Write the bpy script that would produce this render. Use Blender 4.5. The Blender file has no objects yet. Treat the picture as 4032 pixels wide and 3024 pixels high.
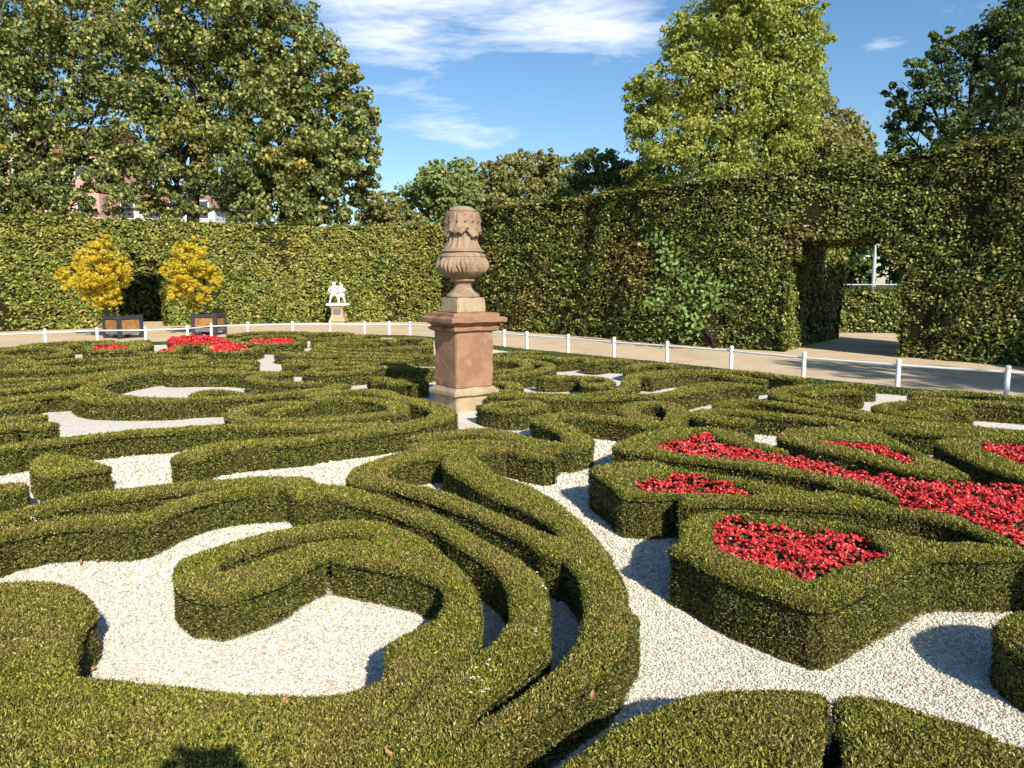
import bpy, bmesh, math, random
import numpy as np
from mathutils import Vector, Matrix
from mathutils.geometry import tessellate_polygon
R = math.radians
rng = np.random.default_rng(7)
random.seed(7)
scene = bpy.context.scene
col = scene.collection

# ------------------------------------------------------------ camera, sun, sky, exposure
cam_d = bpy.data.cameras.new('camera'); cam = bpy.data.objects.new('camera', cam_d); col.objects.link(cam)
cam_d.sensor_width = 36; cam_d.lens = 27.03; cam_d.clip_start = 0.05; cam_d.clip_end = 2000
cam.location = (0, 0, 1.7); cam.rotation_euler = (R(90 - 7.51), 0, 0)
scene.camera = cam
SUN_EL = 31.0; SUN_AZ = 157.0            # azimuth clockwise from +Y
sd = bpy.data.lights.new('sun', 'SUN'); sd.energy = 4.8; sd.angle = R(0.53); sd.color = (1.0, 0.93, 0.82)
sun = bpy.data.objects.new('sun', sd); col.objects.link(sun)
to_sun = Vector((math.sin(R(SUN_AZ)) * math.cos(R(SUN_EL)), math.cos(R(SUN_AZ)) * math.cos(R(SUN_EL)), math.sin(R(SUN_EL))))
sun.rotation_euler = to_sun.to_track_quat('Z', 'Y').to_euler(); sun.location = to_sun * 60
scene.view_settings.view_transform = 'Standard'; scene.view_settings.look = 'None'
scene.view_settings.gamma = 1; scene.view_settings.exposure = 0.55
try: scene.view_settings.use_curve_mapping = False
except Exception: pass
scene.render.engine = 'CYCLES'
scene.cycles.max_bounces = 6; scene.cycles.diffuse_bounces = 3; scene.cycles.transmission_bounces = 3; scene.cycles.transparent_max_bounces = 4

# cloud banks: azimuth, elevation, half widths (degrees), strength
CLOUDS_ = [(-2.81, 19.01, 13, 3.6, 0.5), (4.7, 18.14, 7, 2.6, 0.46), (-11.17, 18.14, 6, 3, 0.42), (7.97, 16.19, 3.5, 1.8, 0.42), (-8.37, 15.75, 4, 1.6, 0.42), (-7.45, 12.99, 4.5, 1.3, 0.42), (-4.19, 11.23, 5, 1.4, 0.46), (-2.2, 9.85, 3.5, 1.2, 0.42), (24.63, 14.85, 1.7, 0.7, 0.6), (26.2, 13.28, 1.2, 0.5, 0.32), (-8.18, 8.98, 2.5, 0.6, 0.32), (6.42, 12.11, 2, 0.8, 0.22), (29.06, 16.28, 4, 0.8, 0.25)]
world = bpy.data.worlds.new('World'); scene.world = world; world.use_nodes = True
nt = world.node_tree; nt.nodes.clear()
def wn(t, **k):
    n = nt.nodes.new(t)
    for a, b in k.items(): setattr(n, a, b)
    return n
def wmath(op, a, b=None, clamp=False):
    n = wn('ShaderNodeMath', operation=op); n.use_clamp = clamp
    for i, v in enumerate((a, b)):
        if v is None: continue
        if isinstance(v, (int, float)): n.inputs[i].default_value = v
        else: nt.links.new(v, n.inputs[i])
    return n.outputs[0]
sky = wn('ShaderNodeTexSky', sky_type='NISHITA'); sky.sun_disc = False
sky.sun_elevation = R(SUN_EL); sky.sun_rotation = R(SUN_AZ); sky.air_density = 1.0; sky.dust_density = 0.4; sky.ozone_density = 2.5
hs = wn('ShaderNodeHueSaturation'); hs.inputs['Saturation'].default_value = 1.18; hs.inputs['Value'].default_value = 1.0
nt.links.new(sky.outputs[0], hs.inputs['Color'])
tc = wn('ShaderNodeTexCoord'); sep = wn('ShaderNodeSeparateXYZ'); nt.links.new(tc.outputs['Generated'], sep.inputs[0])
az = wmath('ARCTAN2', sep.outputs[0], sep.outputs[1]); el = wmath('ARCSINE', sep.outputs[2])
# two wisp noises on the sky direction
mp = wn('ShaderNodeMapping'); mp.inputs['Scale'].default_value = (1.0, 1.0, 4.5); nt.links.new(tc.outputs['Generated'], mp.inputs[0])
n1 = wn('ShaderNodeTexNoise'); n1.inputs['Scale'].default_value = 5.2; n1.inputs['Detail'].default_value = 10; n1.inputs['Roughness'].default_value = 0.62; n1.inputs['Distortion'].default_value = 0.5
nt.links.new(mp.outputs[0], n1.inputs['Vector'])
n2 = wn('ShaderNodeTexNoise'); n2.inputs['Scale'].default_value = 18; n2.inputs['Detail'].default_value = 6; n2.inputs['Roughness'].default_value = 0.55
nt.links.new(mp.outputs[0], n2.inputs['Vector'])
wob = wmath('ADD', n1.outputs[0], wmath('MULTIPLY', wmath('SUBTRACT', n2.outputs[0], 0.5), 0.35))
dens = None
for a0, e0, ra, re, s in CLOUDS_:
    dx = wmath('DIVIDE', wmath('SUBTRACT', az, R(a0)), R(ra)); dy = wmath('DIVIDE', wmath('SUBTRACT', el, R(e0)), R(re))
    q = wmath('ADD', wmath('MULTIPLY', dx, dx), wmath('MULTIPLY', dy, dy))
    g = wmath('MULTIPLY', wmath('EXPONENT', wmath('MULTIPLY', q, -1.0)), s)
    dens = g if dens is None else wmath('ADD', dens, g)
cl = wmath('MULTIPLY', wmath('SUBTRACT', wmath('ADD', wmath('MULTIPLY', wmath('SUBTRACT', wob, 0.5), 2.0), dens), 0.42), 1.55, clamp=True)
cl = wmath('MULTIPLY', cl, wmath('MULTIPLY', dens, 3.0, clamp=True), clamp=True)
cl = wmath('MULTIPLY', cl, 0.8)
mix = wn('ShaderNodeMix', data_type='RGBA'); nt.links.new(cl, mix.inputs[0])
nt.links.new(hs.outputs[0], mix.inputs[6]); mix.inputs[7].default_value = (8.4, 8.7, 9.2, 1)
bg = wn('ShaderNodeBackground'); bg.inputs[1].default_value = 0.1; nt.links.new(mix.outputs[2], bg.inputs[0])
wo = wn('ShaderNodeOutputWorld'); nt.links.new(bg.outputs[0], wo.inputs[0])

# ------------------------------------------------------------ helpers
def tag(o, label=None, cat=None, group=None, kind=None):
    if label: o['label'] = label
    if cat: o['category'] = cat
    if group: o['group'] = group
    if kind: o['kind'] = kind
    return o
def empty(name, loc=(0, 0, 0), rz=0):
    o = bpy.data.objects.new(name, None); o.location = loc; o.rotation_euler = (0, 0, rz); o.empty_display_size = .2
    col.objects.link(o); return o
def link(name, me, parent=None):
    o = bpy.data.objects.new(name, me); col.objects.link(o)
    if parent: o.parent = parent
    return o
def raw_mesh(name, V, quads=None, tris=None, mats=(), mq=None, mt=None, smooth=False):
    """numpy arrays to one mesh"""
    me = bpy.data.meshes.new(name)
    V = np.asarray(V, dtype=np.float32).reshape(-1, 3)
    q = np.zeros((0, 4), int) if quads is None else np.asarray(quads).reshape(-1, 4)
    t = np.zeros((0, 3), int) if tris is None else np.asarray(tris).reshape(-1, 3)
    me.vertices.add(len(V)); me.vertices.foreach_set('co', V.ravel())
    nl = len(q) * 4 + len(t) * 3
    me.loops.add(nl); me.polygons.add(len(q) + len(t))
    me.loops.foreach_set('vertex_index', np.concatenate([q.ravel(), t.ravel()]).astype(np.int32))
    st = np.concatenate([np.arange(len(q)) * 4, len(q) * 4 + np.arange(len(t)) * 3]).astype(np.int32)
    me.polygons.foreach_set('loop_start', st)
    mi = np.concatenate([np.zeros(len(q), np.int32) if mq is None else np.asarray(mq, np.int32), np.zeros(len(t), np.int32) if mt is None else np.asarray(mt, np.int32)])
    me.polygons.foreach_set('material_index', mi)
    me.polygons.foreach_set('use_smooth', np.full(len(mi), smooth, dtype=bool))
    for m in mats: me.materials.append(m)
    me.update(calc_edges=True); me.validate()
    return me
class MB:
    """collects simple solids into one mesh"""
    def __init__(s): s.b = bmesh.new()
    def box(s, c, d, rz=0, bev=0, taper=1.0):
        r = bmesh.ops.create_cube(s.b, size=1.0); vs = r['verts']
        for v in vs:
            k = taper if v.co.z > 0 else 1.0
            v.co = Vector((v.co.x * d[0] * k, v.co.y * d[1] * k, v.co.z * d[2]))
        if bev: 
            es = list({e for v in vs for e in v.link_edges}); rr = bmesh.ops.bevel(s.b, geom=es, offset=bev, segments=2, affect='EDGES', profile=.6); vs = list({v for f in rr['faces'] for v in f.verts} | {v for v in vs if v.is_valid})
        M = Matrix.Translation(c) @ Matrix.Rotation(rz, 4, 'Z')
        bmesh.ops.transform(s.b, matrix=M, verts=[v for v in vs if v.is_valid]); return s
    def lathe(s, prof, c=(0, 0, 0), n=24, cap=True):
        rows = []
        for r_, z in prof: rows.append([s.b.verts.new((c[0] + r_ * math.cos(2 * math.pi * i / n), c[1] + r_ * math.sin(2 * math.pi * i / n), c[2] + z)) for i in range(n)])
        for a, b in zip(rows, rows[1:]):
            for i in range(n): s.b.faces.new((a[i], a[(i + 1) % n], b[(i + 1) % n], b[i]))
        if cap: s.b.faces.new(rows[0][::-1]); s.b.faces.new(rows[-1])
        return s
    def tube(s, P, rad, n=8):
        P = [Vector(p) for p in P]; rad = rad if isinstance(rad, (list, tuple)) else [rad] * len(P); rows = []
        for i, p in enumerate(P):
            d = (P[min(i + 1, len(P) - 1)] - P[max(i - 1, 0)]).normalized()
            u = d.cross(Vector((0, 0, 1)) if abs(d.z) < .9 else Vector((1, 0, 0))).normalized(); w = d.cross(u)
            rows.append([s.b.verts.new(p + (u * math.cos(2 * math.pi * k / n) + w * math.sin(2 * math.pi * k / n)) * rad[i]) for k in range(n)])
        for a, b in zip(rows, rows[1:]):
            for i in range(n): s.b.faces.new((a[i], a[(i + 1) % n], b[(i + 1) % n], b[i]))
        s.b.faces.new(rows[0][::-1]); s.b.faces.new(rows[-1]); return s
    def build(s, name, mat, parent=None, smooth=False):
        bmesh.ops.recalc_face_normals(s.b, faces=s.b.faces[:])
        me = bpy.data.meshes.new(name); s.b.to_mesh(me); s.b.free()
        for m in (mat if isinstance(mat, (list, tuple)) else [mat]): me.materials.append(m)
        if smooth:
            for p in me.polygons: p.use_smooth = True
            try: me.set_sharp_from_angle(angle=R(40))
            except Exception: pass
        return link(name, me, parent)

# ------------------------------------------------------------ materials
def newmat(name):
    m = bpy.data.materials.new(name); m.use_nodes = True; n = m.node_tree; n.nodes.clear(); return m, n
def nd(n, t, **k):
    x = n.nodes.new(t)
    for a, b in k.items(): setattr(x, a, b)
    return x
def ramp(n, src, stops):
    r_ = nd(n, 'ShaderNodeValToRGB'); e = r_.color_ramp.elements
    while len(e) < len(stops): e.new(0.5)
    for i, (p, c) in enumerate(stops): e[i].position = p; e[i].color = (*c, 1)
    n.links.new(src, r_.inputs[0]); return r_.outputs[0]
def mixc(n, f, a, b, mode='MIX'):
    x = nd(n, 'ShaderNodeMix', data_type='RGBA', blend_type=mode)
    if isinstance(f, (int, float)): x.inputs[0].default_value = f
    else: n.links.new(f, x.inputs[0])
    for i, v in ((6, a), (7, b)):
        if isinstance(v, tuple): x.inputs[i].default_value = (*v, 1)
        else: n.links.new(v, x.inputs[i])
    return x.outputs[2]
def noise(n, scale, detail=4, rough=.55, vec=None, out=0):
    x = nd(n, 'ShaderNodeTexNoise'); x.inputs['Scale'].default_value = scale; x.inputs['Detail'].default_value = detail; x.inputs['Roughness'].default_value = rough
    if vec is not None: n.links.new(vec, x.inputs['Vector'])
    return x.outputs[out]
def objco(n): return nd(n, 'ShaderNodeNewGeometry').outputs['Position']
def leafmat(name, stops, patch=None, pscale=1.2, trans=.3, rough=.5, spec=.35, pf=.8, plo=.46, phi=.66):
    """leaf colours vary leaf by leaf, and patch by patch (dry or fresh growth)"""
    m, n = newmat(name); g = nd(n, 'ShaderNodeNewGeometry')
    c = ramp(n, g.outputs['Random Per Island'], stops)
    if patch:
        nz = noise(n, pscale, 8, .72, g.outputs['Position'])
        mr = nd(n, 'ShaderNodeMapRange'); mr.inputs[1].default_value = plo; mr.inputs[2].default_value = phi; n.links.new(nz, mr.inputs[0])
        mul = nd(n, 'ShaderNodeMath', operation='MULTIPLY'); n.links.new(mr.outputs[0], mul.inputs[0]); mul.inputs[1].default_value = pf
        c2 = ramp(n, g.outputs['Random Per Island'], patch)
        c = mixc(n, mul.outputs[0], c, c2)
    p = nd(n, 'ShaderNodeBsdfPrincipled'); n.links.new(c, p.inputs['Base Color']); p.inputs['Roughness'].default_value = rough; p.inputs['Specular IOR Level'].default_value = spec
    t = nd(n, 'ShaderNodeBsdfTranslucent'); n.links.new(mixc(n, 1.0, c, (1.0, 1.0, .45), 'MULTIPLY'), t.inputs[0])
    ms = nd(n, 'ShaderNodeMixShader'); ms.inputs[0].default_value = trans
    n.links.new(p.outputs[0], ms.inputs[1]); n.links.new(t.outputs[0], ms.inputs[2])
    o = nd(n, 'ShaderNodeOutputMaterial'); n.links.new(ms.outputs[0], o.inputs[0]); return m
def plain(name, c, rough=.6, spec=.4, metal=0, var=0, vscale=4, bump=0, bscale=30, c2=None):
    m, n = newmat(name); p = nd(n, 'ShaderNodeBsdfPrincipled'); p.inputs['Roughness'].default_value = rough; p.inputs['Specular IOR Level'].default_value = spec; p.inputs['Metallic'].default_value = metal
    pos = objco(n)
    if var or c2:
        c2 = c2 or tuple(x * (1 - var) for x in c)
        n.links.new(ramp(n, noise(n, vscale, 6, .6, pos), [(.35, c), (.65, c2)]), p.inputs['Base Color'])
    else: p.inputs['Base Color'].default_value = (*c, 1)
    if bump:
        b = nd(n, 'ShaderNodeBump'); b.inputs['Strength'].default_value = bump; b.inputs['Distance'].default_value = .02
        n.links.new(noise(n, bscale, 6, .6, pos), b.inputs['Height']); n.links.new(b.outputs[0], p.inputs['Normal'])
    o = nd(n, 'ShaderNodeOutputMaterial'); n.links.new(p.outputs[0], o.inputs[0]); return m
def stone(name, cols, scale=3.0, stain=(.12, .1, .07), stainf=.5, bump=.5):
    m, n = newmat(name); pos = objco(n); p = nd(n, 'ShaderNodeBsdfPrincipled'); p.inputs['Roughness'].default_value = .85; p.inputs['Specular IOR Level'].default_value = .2
    c = ramp(n, noise(n, scale, 8, .65, pos), [(.3 + .4 * i / max(1, len(cols) - 1), x) for i, x in enumerate(cols)])
    st = nd(n, 'ShaderNodeMapRange'); st.inputs[1].default_value = .56; st.inputs[2].default_value = .72; n.links.new(noise(n, scale * 2.3, 7, .7, pos), st.inputs[0])
    k = nd(n, 'ShaderNodeMath', operation='MULTIPLY'); k.inputs[1].default_value = stainf; n.links.new(st.outputs[0], k.inputs[0])
    c = mixc(n, k.outputs[0], c, stain)
    fine = noise(n, 160, 3, .6, pos); c = mixc(n, .25, c, ramp(n, fine, [(.3, (.5, .5, .5)), (.7, (1, 1, 1))]), 'MULTIPLY')
    n.links.new(c, p.inputs['Base Color'])
    b = nd(n, 'ShaderNodeBump'); b.inputs['Strength'].default_value = bump; b.inputs['Distance'].default_value = .012
    ad = nd(n, 'ShaderNodeMath', operation='ADD'); n.links.new(noise(n, 22, 8, .7, pos), ad.inputs[0]); n.links.new(fine, ad.inputs[1]); n.links.new(ad.outputs[0], b.inputs['Height']); n.links.new(b.outputs[0], p.inputs['Normal'])
    o = nd(n, 'ShaderNodeOutputMaterial'); n.links.new(p.outputs[0], o.inputs[0]); return m

M = {}
M['twigs'] = plain('dark hedge interior', (.022, .022, .008), .95, .1, var=.5, vscale=30)
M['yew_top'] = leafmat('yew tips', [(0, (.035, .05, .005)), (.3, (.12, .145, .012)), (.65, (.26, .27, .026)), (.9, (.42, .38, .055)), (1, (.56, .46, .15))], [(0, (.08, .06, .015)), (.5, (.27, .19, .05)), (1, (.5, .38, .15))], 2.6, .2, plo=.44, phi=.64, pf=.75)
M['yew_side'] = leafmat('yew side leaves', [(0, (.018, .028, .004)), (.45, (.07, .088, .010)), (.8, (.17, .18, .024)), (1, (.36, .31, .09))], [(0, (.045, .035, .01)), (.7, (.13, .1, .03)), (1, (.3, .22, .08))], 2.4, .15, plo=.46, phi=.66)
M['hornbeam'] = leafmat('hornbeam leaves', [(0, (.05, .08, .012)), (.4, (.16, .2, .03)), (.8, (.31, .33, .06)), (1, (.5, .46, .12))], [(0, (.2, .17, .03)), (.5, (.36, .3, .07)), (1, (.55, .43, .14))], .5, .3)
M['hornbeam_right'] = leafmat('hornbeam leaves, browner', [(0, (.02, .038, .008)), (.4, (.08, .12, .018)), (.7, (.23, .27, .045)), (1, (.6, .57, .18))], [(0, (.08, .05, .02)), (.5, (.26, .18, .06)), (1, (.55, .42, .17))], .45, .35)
M['chestnut'] = leafmat('chestnut leaves', [(0, (.05, .085, .02)), (.5, (.16, .2, .05)), (.8, (.32, .35, .11)), (1, (.56, .53, .18))], [(0, (.2, .2, .03)), (.6, (.5, .4, .07)), (1, (.58, .32, .09))], .35, .33, plo=.55, phi=.66)
M['plane'] = leafmat('plane tree leaves', [(0, (.14, .19, .03)), (.5, (.30, .36, .07)), (1, (.48, .5, .12))], [(0, (.3, .31, .05)), (1, (.5, .47, .1))], .2, .35)
M['olive'] = leafmat('olive brown leaves', [(0, (.12, .13, .035)), (.6, (.26, .26, .08)), (1, (.4, .37, .13))], [(0, (.16, .17, .04)), (1, (.34, .35, .1))], .3, .3)
M['green'] = leafmat('mid green leaves', [(0, (.12, .17, .05)), (.6, (.24, .3, .09)), (1, (.38, .42, .16))], None, 1, .3)
M['midgreen'] = leafmat('deep green leaves', [(0, (.06, .1, .03)), (.6, (.14, .19, .055)), (1, (.27, .31, .1))], None, 1, .3)
M['darkgreen'] = leafmat('dark green leaves', [(0, (.018, .042, .014)), (.6, (.05, .09, .03)), (1, (.1, .15, .045))], [(0, (.08, .12, .012)), (1, (.22, .27, .04))], .25, .25, plo=.48, phi=.6)
M['yellow'] = leafmat('yellow autumn leaves', [(0, (.5, .4, .02)), (.5, (.72, .54, .04)), (1, (.85, .6, .08))], [(0, (.38, .42, .03)), (1, (.6, .56, .06))], 1.6, .45)
M['sapling'] = leafmat('fresh green leaves', [(0, (.07, .14, .02)), (.6, (.15, .25, .05)), (1, (.32, .42, .12))], None, 1, .3)
M['begonia'] = leafmat('red begonia petals', [(0, (.3, .008, .012)), (.4, (.68, .02, .025)), (.8, (.86, .07, .065)), (1, (.92, .3, .26))], None, 1, .25, .45, .4)
M['begonia_leaf'] = leafmat('begonia leaves', [(0, (.05, .03, .012)), (.6, (.1, .05, .02)), (1, (.12, .14, .03))], None, 1, .2)
M['grass'] = leafmat('grass blades', [(0, (.05, .075, .012)), (.6, (.09, .12, .02)), (1, (.16, .17, .04))], None, 1, .25)
M['bark'] = plain('bark', (.05, .04, .03), .9, .2, var=.5, vscale=6, bump=.8, bscale=14)
M['white'] = plain('white paint', (.8, .8, .78), .45, .4, var=.12, vscale=9, bump=.15, bscale=60)
M['sand_red'] = stone('red sandstone', [(.22, .12, .075), (.38, .215, .13), (.29, .155, .095), (.47, .31, .2)], 2.2, (.16, .09, .06), .45)
M['sand_dull'] = stone('weathered urn sandstone', [(.24, .165, .11), (.38, .28, .185), (.3, .2, .13), (.47, .37, .26)], 3.5, (.09, .07, .05), .7)
M['sand_buff'] = stone('buff sandstone', [(.34, .26, .155), (.46, .37, .235), (.38, .29, .18), (.52, .44, .3)], 3, (.12, .09, .06), .75)
M['marble'] = plain('white statue stone', (.8, .8, .78), .6, .3, var=.15, vscale=8)
M['iron'] = plain('dark iron', (.035, .042, .05), .5, .4, var=.3, vscale=8)
M['plank'] = plain('orange planks', (.38, .19, .06), .6, .3, c2=(.2, .10, .035), vscale=7, bump=.3, bscale=40)
M['grey_board'] = plain('grey weathered board', (.17, .17, .165), .7, .3, var=.35, vscale=6)
M['soil'] = plain('dark soil', (.035, .025, .018), .95, .1, var=.5, vscale=20, bump=.8, bscale=30)
M['petal_white'] = plain('white stones', (.75, .73, .68), .7, .3)
M['metal'] = plain('pale galvanised metal', (.42, .47, .47), .5, .5, var=.15)

def gravel_mat(name, voro):
    m, n = newmat(name); pos = objco(n); p = nd(n, 'ShaderNodeBsdfPrincipled'); p.inputs['Roughness'].default_value = .8; p.inputs['Specular IOR Level'].default_value = .25
    v = nd(n, 'ShaderNodeTexVoronoi'); v.inputs['Scale'].default_value = 62; n.links.new(pos, v.inputs['Vector'])
    sp = nd(n, 'ShaderNodeSeparateColor'); n.links.new(v.outputs['Color'], sp.inputs[0])
    c = ramp(n, sp.outputs[0], [(0, (.6, .55, .45)), (.1, (.78, .73, .61)), (.6, (.88, .83, .71)), (1, (.92, .88, .79))])
    big = noise(n, 1.4, 5, .6, pos); c = mixc(n, .35, c, ramp(n, big, [(.35, (.82, .79, .72)), (.65, (1, 1, 1))]), 'MULTIPLY')
    gap = ramp(n, v.outputs['Distance'], [(.35, (1, 1, 1)), (.8, (.7, .68, .64))]); c = mixc(n, 1, c, gap, 'MULTIPLY')
    n.links.new(c, p.inputs['Base Color'])
    b = nd(n, 'ShaderNodeBump'); b.inputs['Strength'].default_value = .5; b.inputs['Distance'].default_value = .006; b.invert = True
    n.links.new(v.outputs['Distance'], b.inputs['Height']); n.links.new(b.outputs[0], p.inputs['Normal'])
    o = nd(n, 'ShaderNodeOutputMaterial'); n.links.new(p.outputs[0], o.inputs[0]); return m
M['gravel'] = gravel_mat('white gravel bed', 1)
M['pebble'] = leafmat('white pebbles', [(0, (.28, .25, .19)), (.16, (.52, .47, .37)), (.6, (.7, .64, .52)), (1, (.88, .83, .71))], None, 1, 0.0, .7, .3)
def path_mat():
    m, n = newmat('sandy path'); pos = objco(n); p = nd(n, 'ShaderNodeBsdfPrincipled'); p.inputs['Roughness'].default_value = .9; p.inputs['Specular IOR Level'].default_value = .15
    c = ramp(n, noise(n, .8, 8, .65, pos), [(.3, (.6, .45, .28)), (.55, (.74, .58, .38)), (.75, (.65, .5, .32))])
    fine = noise(n, 70, 4, .7, pos); c = mixc(n, .5, c, ramp(n, fine, [(.3, (.6, .58, .55)), (.6, (1, 1, 1))]), 'MULTIPLY')
    lit = nd(n, 'ShaderNodeMapRange'); lit.inputs[1].default_value = .62; lit.inputs[2].default_value = .7; n.links.new(noise(n, 9, 6, .75, pos), lit.inputs[0])
    c = mixc(n, lit.outputs[0], c, (.2, .13, .075)); n.links.new(c, p.inputs['Base Color'])
    b = nd(n, 'ShaderNodeBump'); b.inputs['Strength'].default_value = .6; b.inputs['Distance'].default_value = .015; n.links.new(fine, b.inputs['Height']); n.links.new(b.outputs[0], p.inputs['Normal'])
    o = nd(n, 'ShaderNodeOutputMaterial'); n.links.new(p.outputs[0], o.inputs[0]); return m
M['path'] = path_mat()
M['ground'] = plain('lawn and earth', (.06, .07, .02), .95, .1, c2=(.1, .085, .045), vscale=.6, bump=.5, bscale=20)

# ------------------------------------------------------------ leaves
def rnd_unit(n):
    v = rng.normal(size=(n, 3)); return v / np.linalg.norm(v, axis=1, keepdims=True)
def unit(v): return v / np.maximum(np.linalg.norm(v, axis=1, keepdims=True), 1e-9)
def leaf_quads(P, N, L, W, spread=.8, out=.3, up=0.0, center=False):
    """one rhombic leaf per point: facing roughly N, lying along a random tangent that leans outward"""
    n = len(P); F = unit(N + spread * rnd_unit(n))
    A = rnd_unit(n); A = A - F * (A * F).sum(1, keepdims=True); A = unit(A)
    A = unit(A + out * N + np.array([0, 0, up])); S = unit(np.cross(A, F))
    L = np.broadcast_to(L, n)[:, None]; W = np.broadcast_to(W, n)[:, None]
    b = P - A * L * (.5 if center else .15)
    V = np.stack([b, b + A * L * .45 + S * W * .5, b + A * L, b + A * L * .45 - S * W * .5], 1).reshape(-1, 3)
    return V, np.arange(n * 4).reshape(-1, 4)
def smooth_noise(P, f=3.0):
    x, y, z = P[:, 0] * f, P[:, 1] * f, P[:, 2] * f
    return (np.sin(x + 1.3 * np.sin(y * .9 + z)) + np.sin(y * 1.2 + 1.1 * np.sin(x * 1.1 + 2) + z) + np.sin(z * 1.5 + x * .7 + 1.7 * np.sin(y * .5))) / 3
def leaf_scale(P):
    d = np.sqrt(P[:, 0] ** 2 + P[:, 1] ** 2 + 1); return np.clip(.0045 + .0022 * d, .0125, .05)
def sample_tris(T, N, cover, szf):
    """area-weighted points; density follows the leaf size at that distance"""
    T = np.asarray(T, float); N = np.asarray(N, float)
    if len(T) == 0: return np.zeros((0, 3)), np.zeros((0, 3))
    ar = .5 * np.linalg.norm(np.cross(T[:, 1] - T[:, 0], T[:, 2] - T[:, 0]), axis=1)
    smin = szf(T.reshape(-1, 3)).reshape(-1, 3).min(1)
    cnt = rng.poisson(ar * cover / (smin ** 2 * .2))
    idx = np.repeat(np.arange(len(T)), cnt); u = rng.random((len(idx), 2)); s = u.sum(1) > 1; u[s] = 1 - u[s]
    t = T[idx]; P = t[:, 0] + u[:, :1] * (t[:, 1] - t[:, 0]) + u[:, 1:] * (t[:, 2] - t[:, 0])
    keep = rng.random(len(P)) < (smin[idx] / szf(P)) ** 2
    return P[keep], N[idx][keep]
def subdiv(T, maxe):
    T = list(T); out = []
    while T:
        a, b, c = T.pop(); e = [np.linalg.norm(a - b), np.linalg.norm(b - c), np.linalg.norm(c - a)]; k = int(np.argmax(e))
        if e[k] <= maxe: out.append((a, b, c)); continue
        if k == 0: m = (a + b) / 2; T += [(a, m, c), (m, b, c)]
        elif k == 1: m = (b + c) / 2; T += [(a, b, m), (a, m, c)]
        else: m = (c + a) / 2; T += [(a, b, m), (m, b, c)]
    return out
def catmull(P, closed=True, step=.08, corner=70):
    P = [np.array(p, float) for p in P]; n = len(P); out = []
    for i in range(n if closed else n - 1):
        p0, p1, p2, p3 = (P[(i - 1) % n] if closed or i > 0 else P[0]), P[i], P[(i + 1) % n], (P[(i + 2) % n] if closed or i < n - 2 else P[-1])
        def tan(a, b, c):
            d1, d2 = b - a, c - b; l1, l2 = np.linalg.norm(d1), np.linalg.norm(d2)
            if l1 < 1e-6 or l2 < 1e-6: return (c - a) * .5
            if np.dot(d1, d2) / (l1 * l2) < math.cos(R(corner)): return None
            return (d1 / l1 + d2 / l2) * .5
        L = np.linalg.norm(p2 - p1); k = max(1, int(L / step))
        t1, t2 = tan(p0, p1, p2), tan(p1, p2, p3); m1 = (p2 - p1) if t1 is None else t1 * L; m2 = (p2 - p1) if t2 is None else t2 * L
        for j in range(k):
            t = j / k; out.append((2 * t ** 3 - 3 * t ** 2 + 1) * p1 + (t ** 3 - 2 * t ** 2 + t) * m1 + (-2 * t ** 3 + 3 * t ** 2) * p2 + (t ** 3 - t ** 2) * m2)
    if not closed: out.append(P[-1])
    return out

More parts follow.
